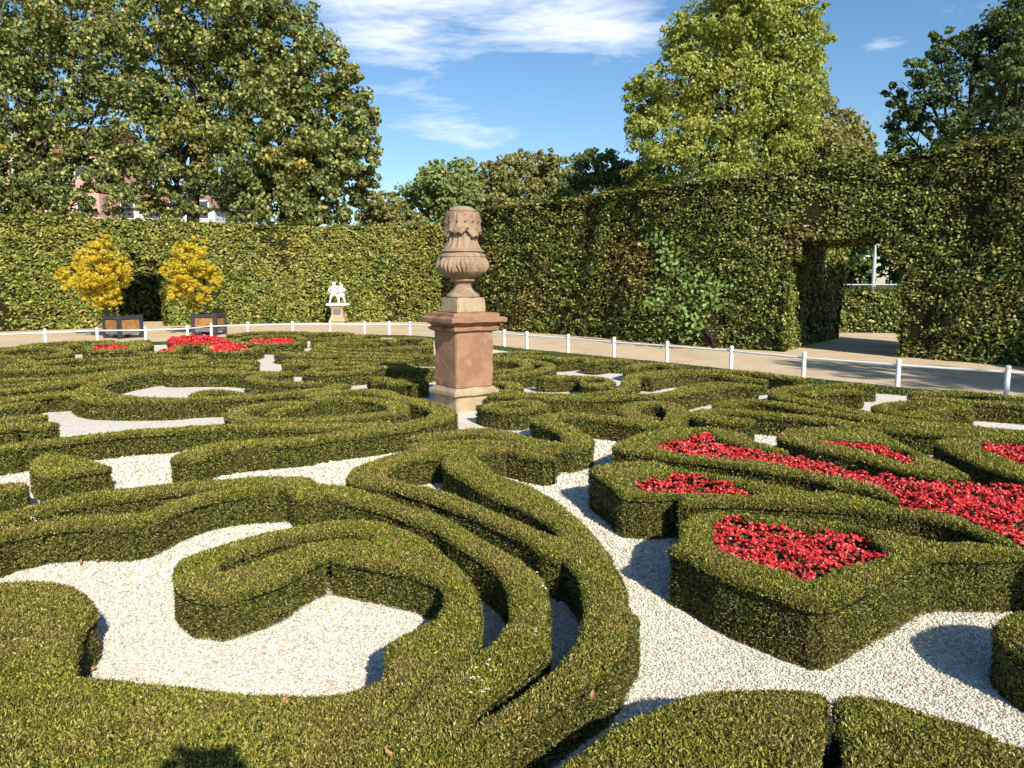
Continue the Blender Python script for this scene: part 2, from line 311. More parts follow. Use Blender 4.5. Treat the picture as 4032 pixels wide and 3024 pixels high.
NEAR_POLYS = []
def edge_dist(P, loops, r):
    """distance from each point to the nearest hedge edge, capped at r"""
    A = np.concatenate([np.array(l_) for l_ in loops]); B = np.concatenate([np.roll(np.array(l_), -1, 0) for l_ in loops]); d = np.full(len(P), r)
    for a, b in zip(A, B):
        m = (P[:, 0] > min(a[0], b[0]) - r) & (P[:, 0] < max(a[0], b[0]) + r); m &= (P[:, 1] > min(a[1], b[1]) - r) & (P[:, 1] < max(a[1], b[1]) + r)
        i = np.where(m)[0]
        if len(i) == 0: continue
        ab = b - a; L2 = ab @ ab + 1e-12; t = np.clip(((P[i, :2] - a) @ ab) / L2, 0, 1); q = np.linalg.norm(P[i, :2] - a - t[:, None] * ab, axis=1); d[i] = np.minimum(d[i], q)
    return d
def hedge_mesh(tops, loops, h):
    """tops: list of (a,b,c) 2-D triangles; loops: closed 2-D boundaries.  Body + clipped leaf skin in one mesh"""
    h = h + (.022 if min(q[1] for q in loops[0]) < 6.5 else .006)
    top3 = [tuple(np.array([p[0], p[1], h]) for p in t) for t in tops]
    top3 = subdiv(top3, .5)
    Tn = [(0, 0, 1)] * len(top3); side = []; Sn = []
    for lp in loops:
        n = len(lp)
        for i in range(n):
            a, b = np.array(lp[i]), np.array(lp[(i + 1) % n]); d = b - a; l = np.hypot(*d)
            if l < 1e-5: continue
            nn = np.array([d[1], -d[0], 0]) / l
            A, B, C, D = np.array([*a, 0.]), np.array([*b, 0.]), np.array([*b, h]), np.array([*a, h])
            side += [(A, B, C), (A, C, D)]; Sn += [nn, nn]
    # body, 2 cm inside the skin
    inset = .04; V = []; Fc = []
    for t in top3:
        k = len(V); V += [(p[0], p[1], h - .045) for p in t]; Fc.append((k, k + 1, k + 2))
    for s, n_ in zip(side, Sn):
        k = len(V); V += [tuple(np.array([p[0], p[1], min(p[2], h - .045)]) - np.array(n_) * inset) for p in s]; Fc.append((k, k + 1, k + 2))
    P1, N1 = sample_tris(top3, Tn, COVER_TOP, leaf_scale); P2, N2 = sample_tris(side, Sn, COVER_SIDE, leaf_scale)
    # drop side leaves that lie inside another part of the same hedge: cheap, they are hidden anyway
    s1 = leaf_scale(P1) if len(P1) else np.zeros(0); s2 = leaf_scale(P2) if len(P2) else np.zeros(0)
    if len(P1):
        P1 = P1 + N1 * (smooth_noise(P1, 4)[:, None] * .013 + smooth_noise(P1, 21)[:, None] * .006 + rng.normal(size=(len(P1), 1)) * np.minimum(s1[:, None] * .4, .0065))
        r_ = .05; e_ = edge_dist(P1, loops, r_); P1[:, 2] -= .004 + .026 * ((r_ - e_) / r_) ** 2
    if len(P2):
        P2 = P2 + N2 * (smooth_noise(P2, 4)[:, None] * .012 + smooth_noise(P2, 19)[:, None] * .007 - np.abs(rng.normal(size=(len(P2), 1))) * .014 - .006) + np.array([0, 0, 0])
        k_ = np.clip((P2[:, 2] - h + .05) / .05, 0, 1)[:, None]; P2 = P2 + N2 * .006 * k_ ** 2
        P2[:, 2] = np.minimum(P2[:, 2], h - .016)
    if len(P1):                                     # a few unclipped shoots stand proud
        w_ = rng.random(len(P1)) < .012; P1[w_, 2] += .012; s1[w_] *= 1.25
    V1, Q1 = leaf_quads(P1, N1, s1 * (.75 + .75 * rng.random(len(P1))), s1 * (.34 + .12 * rng.random(len(P1))), .9, .75)
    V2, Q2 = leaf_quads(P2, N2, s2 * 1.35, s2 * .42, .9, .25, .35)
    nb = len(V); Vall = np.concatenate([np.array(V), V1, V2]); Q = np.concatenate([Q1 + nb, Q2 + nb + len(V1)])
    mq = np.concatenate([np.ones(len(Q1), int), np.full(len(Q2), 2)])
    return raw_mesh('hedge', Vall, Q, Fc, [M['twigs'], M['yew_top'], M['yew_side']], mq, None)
def area2(lp): return sum(a[0] * b[1] - b[0] * a[1] for a, b in zip(lp, lp[1:] + lp[:1])) / 2
def outline_hedge(h, outer, holes):
    lo = [tuple(p) for p in catmull(outer)]
    if area2(lo) < 0: lo = lo[::-1]
    hs_ = []
    for x in holes:
        l_ = [tuple(p) for p in catmull(x)]
        if area2(l_) > 0: l_ = l_[::-1]
        hs_.append(l_)
    loops = [lo] + hs_; flat = [p for l_ in loops for p in l_]
    tri = tessellate_polygon([[Vector((p[0], p[1], 0)) for p in l_] for l_ in loops])
    tops = []
    for t in tri:
        a, b, c = (flat[i] for i in t)
        ar = (b[0] - a[0]) * (c[1] - a[1]) - (c[0] - a[0]) * (b[1] - a[1])
        if abs(ar) < 1e-7: continue
        tops.append((a, b, c) if ar > 0 else (a, c, b))
    if min(p[1] for p in lo) < 7: NEAR_POLYS.append((lo, hs_))
    return hedge_mesh(tops, loops, h)
def ribbon_loop(pts, w):
    closed = math.dist(pts[0], pts[-1]) < .02 and len(pts) > 4
    c = np.array(catmull(pts[:-1] if closed else pts, closed, .1, 100)); n = len(c)
    d = np.roll(c, -1, 0) - np.roll(c, 1, 0) if closed else np.gradient(c, axis=0)
    d = d / np.maximum(np.linalg.norm(d, axis=1, keepdims=True), 1e-9); nr = np.stack([-d[:, 1], d[:, 0]], 1)
    ww = w / 2 * (1 + .05 * np.sin(np.arange(n) * .7 + w * 50))[:, None]
    return c, c + nr * ww, c - nr * ww, d, closed
def ribbon_hedge(h, w, pts):
    w = w * (.9 if min(q[1] for q in pts) > 8 else .97)
    c, Lf, Rt, d, closed = ribbon_loop(pts, w); n = len(c); tops = []
    for i in range(n if closed else n - 1):
        j = (i + 1) % n; tops += [(Rt[i], Rt[j], Lf[j]), (Rt[i], Lf[j], Lf[i])]
    if closed: loops = [[tuple(p) for p in Rt], [tuple(p) for p in Lf[::-1]]]
    else:
        cap = .28; e1 = c[-1] + d[-1] * w * cap; e0 = c[0] - d[0] * w * cap; nr0 = (Lf[0] - Rt[0]) * .36; nr1 = (Lf[-1] - Rt[-1]) * .36
        E = [e1 - nr1, e1 + nr1]; S = [e0 + nr0, e0 - nr0]
        loop = [tuple(p) for p in Rt] + [tuple(p) for p in E] + [tuple(p) for p in Lf[::-1]] + [tuple(p) for p in S]
        tops += [(Rt[-1], E[0], E[1]), (Rt[-1], E[1], Lf[-1]), (Lf[0], S[0], S[1]), (Lf[0], S[1], Rt[0])]; loops = [loop]
    if min(p[1] for p in loops[0]) < 7: NEAR_POLYS.append((loops[0], []))
    return hedge_mesh(tops, loops, h)
COVER_TOP = 2.0; COVER_SIDE = 1.5

# ------------------------------------------------------------ plan of the garden, metres
OUTLINES = [
 ('big rounded yew scroll curling round white gravel in the left foreground, filling the bottom edge', 0.21, [(-1.729, 3.763), (-1.786, 3.975), (-1.705, 4.126), (-1.57, 4.34), (-1.4, 4.504), (-1.2, 4.613), (-0.979, 4.658), (-0.773, 4.577), (-0.601, 4.407), (-0.434, 4.18), (-0.309, 3.92), (-0.217, 3.701), (-0.161, 3.504), (-0.134, 3.296), (-0.124, 3.093), (-0.138, 2.975), (-0.201, 2.881), (-0.292, 2.75), (-0.337, 2.592), (-0.324, 2.384), (-0.297, 2.168), (-0.276, 2.001), (-0.904, 1.963), (-1.425, 1.963), (-1.716, 2.001), (-2.227, 2.656), (-1.922, 2.716), (-1.755, 2.729), (-1.603, 2.736), (-1.465, 2.716), (-1.355, 2.675), (-1.194, 2.656), (-1.008, 2.617), (-0.807, 2.604), (-0.658, 2.611), (-0.563, 2.643), (-0.517, 2.695), (-0.488, 2.736), (-0.494, 2.807), (-0.507, 2.897), (-0.515, 3.008), (-0.456, 3.11), (-0.353, 3.234), (-0.318, 3.356), (-0.321, 3.504), (-0.355, 3.617), (-0.501, 3.76), (-0.617, 3.829), (-0.845, 3.936), (-0.991, 4.002), (-1.041, 3.948), (-1.154, 3.652), (-1.257, 3.539), (-1.361, 3.451), (-1.506, 3.48), (-1.679, 3.652)], [[(-1.543, 3.84), (-1.54, 3.961), (-1.437, 4.105), (-1.327, 4.259), (-1.144, 4.39), (-0.932, 4.424), (-0.909, 4.39), (-0.795, 4.307), (-0.809, 4.236), (-0.908, 4.275), (-1.047, 4.268), (-1.19, 4.15), (-1.306, 4.017), (-1.381, 3.879), (-1.471, 3.775)]]),
 ('second yew ribbon, wrapping over the top and right side of the big foreground scroll', 0.215, [(-3.288, 4.293), (-3.074, 4.461), (-2.968, 4.561), (-2.87, 4.689), (-2.662, 4.739), (-2.423, 4.739), (-2.353, 4.767), (-2.333, 4.88), (-2.289, 5.12), (-2.162, 5.284), (-1.998, 5.383), (-1.761, 5.485), (-1.486, 5.485), (-1.326, 5.459), (-1.096, 5.333), (-0.869, 5.166), (-0.686, 4.965), (-0.495, 4.799), (-0.335, 4.568), (-0.21, 4.359), (-0.074, 4.136), (0.029, 3.962), (0.106, 3.801), (0.158, 3.676), (0.172, 3.47), (0.165, 3.19), (0.148, 2.949), (0.114, 2.857), (0.042, 2.741), (-0.061, 2.589), (-0.117, 2.481), (-0.142, 2.354), (-0.143, 2.161), (-0.133, 1.994), (-0.328, 1.994), (-0.382, 2.354), (-0.334, 2.621), (-0.233, 2.812), (-0.171, 2.879), (-0.115, 2.957), (-0.071, 3.031), (-0.021, 3.19), (-0.009, 3.385), (-0.019, 3.559), (-0.067, 3.75), (-0.171, 3.962), (-0.283, 4.136), (-0.356, 4.26), (-0.462, 4.461), (-0.644, 4.643), (-0.816, 4.839), (-1.03, 5.0), (-1.25, 5.133), (-1.449, 5.097), (-1.594, 5.306), (-1.942, 5.197), (-2.12, 4.99), (-2.196, 4.735), (-2.237, 4.567), (-2.328, 4.516), (-2.614, 4.516), (-2.807, 4.457), (-2.91, 4.351), (-2.941, 4.264), (-3.075, 3.972)], []),
 ('outermost foreground yew ribbon bulging right, starting in a square block before the urn', 0.225, [(0.27, 6.41), (0.14, 6.56), (-0.07, 6.69), (-0.29, 6.76), (-0.5, 6.73), (-0.58, 6.56), (-0.58, 6.29), (-0.55, 6.02), (-0.415, 5.719), (-0.226, 5.297), (-0.09, 5.063), (0.036, 4.889), (0.152, 4.688), (0.237, 4.502), (0.267, 4.329), (0.24, 4.049), (0.285, 3.88), (0.321, 3.725), (0.333, 3.49), (0.317, 3.263), (0.287, 3.062), (0.25, 2.946), (0.209, 2.845), (0.149, 2.743), (0.085, 2.642), (0.019, 2.553), (-0.046, 2.482), (-0.102, 2.43), (-0.166, 2.339), (-0.21, 2.146), (-0.195, 1.981), (-0.036, 1.943), (0.018, 2.328), (0.152, 2.515), (0.261, 2.625), (0.365, 2.744), (0.424, 2.86), (0.501, 3.045), (0.561, 3.236), (0.538, 3.263), (0.558, 3.535), (0.541, 3.88), (0.491, 4.232), (0.417, 4.612), (0.289, 5.018), (0.146, 5.347), (-0.058, 5.663), (-0.126, 5.83), (-0.22, 6.12), (-0.31, 6.37), (-0.28, 6.43), (-0.04, 6.55), (0.13, 6.36), (0.27, 6.26), (0.38, 6.34)], []),
 ('hairpin yew hedge with white pebbles in its slot, left of the square block', 0.22, [(-1.198, 5.519), (-1.254, 5.825), (-1.25, 6.02), (-1.17, 6.2), (-1.03, 6.44), (-0.86, 6.66), (-0.62, 6.78), (-0.35, 6.74), (-0.34, 6.55), (-0.45, 6.44), (-0.6, 6.37), (-0.77, 6.29), (-0.88, 6.15), (-0.95, 5.945), (-0.966, 5.767), (-0.929, 5.627), (-0.818, 5.535), (-0.683, 5.456), (-0.492, 5.305), (-0.265, 5.013), (-0.109, 4.803), (0.034, 4.627), (0.145, 4.446), (0.25, 4.311), (0.338, 4.183), (0.33, 3.948), (0.248, 3.921), (0.172, 4.005), (0.115, 4.152), (0.032, 4.311), (-0.08, 4.481), (-0.2, 4.646), (-0.301, 4.783), (-0.434, 4.927), (-0.577, 5.103), (-0.753, 5.266), (-0.905, 5.39), (-1.046, 5.425)], []),
 ('broad yew hedge along the bottom right edge, left of the dark notch', 0.22, [(0.161, 2.191), (0.257, 2.285), (0.314, 2.357), (0.398, 2.422), (0.505, 2.49), (0.618, 2.562), (0.696, 2.589), (0.766, 2.599), (0.905, 2.612), (1.039, 2.606), (1.11, 2.581), (1.114, 2.526), (1.08, 2.456), (1.059, 2.389), (1.007, 2.305), (0.949, 2.191), (0.819, 1.878), (0.563, 1.857), (0.218, 1.878), (0.042, 1.987)], []),
 ('broad brownish yew hedge in the bottom right corner, right of the dark notch', 0.225, [(0.868, 1.871), (1.011, 2.183), (1.07, 2.308), (1.061, 2.37), (1.098, 2.447), (1.123, 2.529), (1.17, 2.566), (1.229, 2.578), (1.318, 2.553), (1.366, 2.517), (1.435, 2.464), (1.503, 2.414), (1.557, 2.349), (1.586, 2.298), (1.629, 2.273), (1.714, 2.182), (1.49, 1.871)], []),
 ('rounded yew hedge cut by the right edge, throwing its shadow on the white gravel', 0.225, [(2.547, 3.168), (2.465, 3.282), (2.303, 3.292), (2.197, 3.243), (2.132, 3.187), (2.061, 3.122), (2.009, 2.957), (2.023, 2.84), (2.087, 2.72), (2.192, 2.625)], []),
 ('wide angular yew hedge round the nearest red flower bed on the right', 0.295, [(0.953, 4.221), (0.897, 4.001), (0.82, 3.911), (0.9, 3.76), (0.989, 3.549), (1.118, 3.377), (1.222, 3.253), (1.301, 3.173), (1.381, 3.17), (1.499, 3.253), (1.683, 3.413), (1.855, 3.549), (2.051, 3.716), (2.214, 3.788), (2.354, 3.778), (2.528, 3.778), (2.653, 3.794), (2.967, 3.695), (2.917, 3.548), (2.677, 3.871), (2.545, 3.971), (2.263, 4.007), (2.154, 4.092), (1.985, 4.221), (1.886, 4.315), (1.599, 4.429), (1.427, 4.521), (1.266, 4.559), (1.117, 4.51), (1.012, 4.393)], [[(1.106, 4.092), (1.242, 4.447), (1.341, 4.54), (1.421, 4.393), (1.557, 4.305), (1.717, 4.271), (1.858, 4.247), (1.946, 4.204), (1.95, 3.986), (1.957, 3.815), (1.886, 3.748), (1.709, 3.671), (1.561, 3.584), (1.451, 3.49), (1.367, 3.455), (1.33, 3.548), (1.225, 3.671), (1.122, 3.802), (1.084, 3.913)]]),
 ('angular yew hedge round the second flower bed from the front, right of the gravel', 0.285, [(0.578, 5.655), (0.752, 5.797), (0.954, 5.902), (1.151, 5.945), (1.222, 5.797), (1.33, 5.621), (1.478, 5.501), (1.615, 5.364), (1.751, 5.255), (1.876, 5.13), (2.019, 5.021), (2.125, 5.035), (2.259, 4.909), (2.362, 4.814), (2.432, 4.643), (2.673, 4.553), (2.715, 4.336), (2.752, 4.137), (2.725, 3.941), (2.756, 3.573), (2.665, 3.573), (2.632, 4.029), (2.614, 4.169), (2.56, 4.353), (2.462, 4.479), (2.278, 4.565), (2.03, 4.658), (1.705, 4.731), (1.362, 4.781), (1.07, 4.764), (1.107, 4.952), (1.099, 4.952), (0.88, 4.914), (0.737, 4.952), (0.692, 5.188), (0.598, 5.54)], [[(0.855, 5.342), (0.981, 5.409), (1.078, 5.373), (1.195, 5.548), (1.308, 5.525), (1.429, 5.539), (1.443, 5.364), (1.527, 5.255), (1.601, 5.13), (1.676, 4.971), (1.577, 4.944), (1.473, 4.952), (1.292, 4.99), (1.082, 5.01), (0.896, 5.049)]]),
 ('forked yew hedge holding the tip of the long strip of red flowers at centre right', 0.27, [(0.86, 6.46), (0.97, 6.76), (1.22, 7.12), (1.45, 7.28), (1.72, 7.34), (1.94, 7.34), (2.09, 7.2), (2.17, 6.97), (2.14, 6.76), (2.2, 6.59), (2.28, 6.46), (2.32, 6.32), (2.28, 6.28), (2.06, 6.43), (1.98, 6.61), (1.89, 6.79), (1.87, 7.2), (1.7, 7.12), (1.53, 6.87), (1.37, 6.79), (1.24, 6.53), (1.24, 6.43), (1.35, 6.31), (1.47, 6.22), (1.64, 6.13), (1.82, 6.07), (1.984, 5.965), (2.178, 5.685), (2.322, 5.517), (2.459, 5.358), (2.564, 5.159), (2.542, 4.908), (2.498, 4.943), (2.42, 5.126), (2.276, 5.242), (2.179, 5.431), (2.079, 5.536), (1.933, 5.631), (1.798, 5.781), (1.648, 5.911), (1.5, 6.01), (1.33, 6.09), (1.19, 6.18), (1.08, 6.28), (0.96, 6.36)], []),
 ('pointed yew hedge round the narrow red flower bed behind the long red band', 0.26, [(2.47, 7.05), (2.74, 7.44), (2.95, 7.49), (3.21, 7.49), (3.46, 7.39), (3.5, 7.14), (3.48, 6.87), (3.45, 6.53), (3.46, 6.22), (3.45, 6.01), (3.396, 5.689), (3.367, 5.499), (3.146, 5.51), (3.051, 5.61), (2.966, 5.738), (2.905, 5.932), (2.84, 6.14), (2.74, 6.28), (2.63, 6.44), (2.57, 6.6), (2.5, 6.8), (2.45, 6.94)], [[(2.81, 6.94), (2.96, 6.89), (3.08, 6.76), (3.21, 6.68), (3.29, 6.55), (3.37, 6.44), (3.25, 6.15), (3.189, 5.932), (3.123, 5.958), (3.11, 6.19), (3.03, 6.37), (2.94, 6.55), (2.84, 6.75)]]),
 ('pointed yew hedge round the red flower bed cut by the right edge', 0.26, [(3.76, 6.71), (3.96, 6.91), (4.22, 6.96), (4.75, 7.0), (5.33, 6.96), (4.836, 5.879), (3.919, 4.893), (3.794, 5.084), (3.718, 5.442), (3.691, 5.677), (3.67, 5.866), (3.7, 6.14), (3.7, 6.36), (3.74, 6.63)], [[(4.04, 6.6), (4.28, 6.78), (4.48, 6.78), (4.78, 6.69), (4.028, 5.51), (4.028, 5.912), (4.03, 6.08), (4.0, 6.3)]]),
 ('low oval yew ring right in front of the urn pedestal', 0.22, [(-0.33, 9.27), (-0.14, 9.47), (0.12, 9.52), (0.35, 9.39), (0.44, 9.06), (0.28, 8.89), (0.11, 8.72), (-0.09, 8.72), (-0.3, 8.89), (-0.44, 9.2)], [[(-0.19, 9.12), (-0.12, 9.27), (0.08, 9.3), (0.21, 9.18), (0.19, 8.98), (-0.0, 8.91), (-0.15, 8.94)]]),
 ('low oval yew ring with white gravel behind it, right of the urn', 0.215, [(0.5, 12.01), (0.89, 12.14), (1.26, 12.08), (1.47, 11.87), (1.54, 11.48), (1.52, 11.17), (1.37, 10.93), (1.19, 10.89), (1.04, 11.07), (1.03, 11.39), (1.1, 11.95), (0.5, 11.84), (0.37, 11.95)], [[(1.11, 11.67), (1.24, 11.85), (1.38, 11.77), (1.4, 11.52), (1.3, 11.3), (1.11, 11.28)]]),
 ('small square-ended yew block between gravel patches at the left edge', 0.2, [(-4.04, 6.38), (-4.02, 6.53), (-3.77, 6.49), (-3.46, 6.28), (-3.24, 6.09), (-3.429, 5.861), (-3.558, 5.708), (-3.798, 5.94)], []),
 ('small yew hedge end at the left edge beside a patch of white gravel', 0.2, [(-4.185, 5.514), (-3.788, 5.54), (-3.739, 5.593), (-3.634, 5.593), (-3.564, 5.514), (-3.498, 5.387), (-3.638, 5.313), (-3.968, 5.218)], []),
 ('rounded yew hedge end in the lower left corner with pebbles lying in its slot', 0.22, [(-2.867, 3.593), (-2.524, 3.628), (-2.405, 3.659), (-2.254, 3.64), (-2.135, 3.593), (-2.045, 3.513), (-1.948, 3.416), (-1.856, 3.293), (-1.856, 3.287), (-1.839, 3.17), (-1.622, 2.684), (-1.892, 2.671), (-2.154, 2.651)], [[(-2.49, 3.116), (-2.168, 3.089), (-2.076, 3.069), (-2.017, 3.063), (-2.012, 3.029), (-2.109, 2.999), (-2.387, 2.98)]]),
 ('flat yew hedge round the leftmost small red flower bed by the fence', 0.22, [(-9.33, 16.75), (-9.83, 17.74), (-10.15, 18.75), (-9.69, 19.0), (-9.06, 18.93), (-8.52, 18.2), (-8.29, 17.3), (-8.31, 16.69), (-8.8, 16.55)], [[(-9.46, 17.37), (-9.82, 18.13), (-9.53, 18.31), (-8.83, 17.63), (-8.8, 17.24), (-9.01, 16.95), (-9.27, 17.03)]]),
 ('oval yew ring lying in the deep shadow of the urn', 0.22, [(-2.08, 11.42), (-1.93, 11.63), (-1.65, 11.78), (-1.38, 11.63), (-1.23, 11.3), (-1.34, 11.22), (-1.45, 11.16), (-1.61, 11.44), (-1.76, 11.69), (-1.98, 11.87), (-2.24, 12.0)], [[(-1.9, 11.39), (-1.74, 11.53), (-1.51, 11.44), (-1.57, 11.21), (-1.81, 11.21)]]),
]
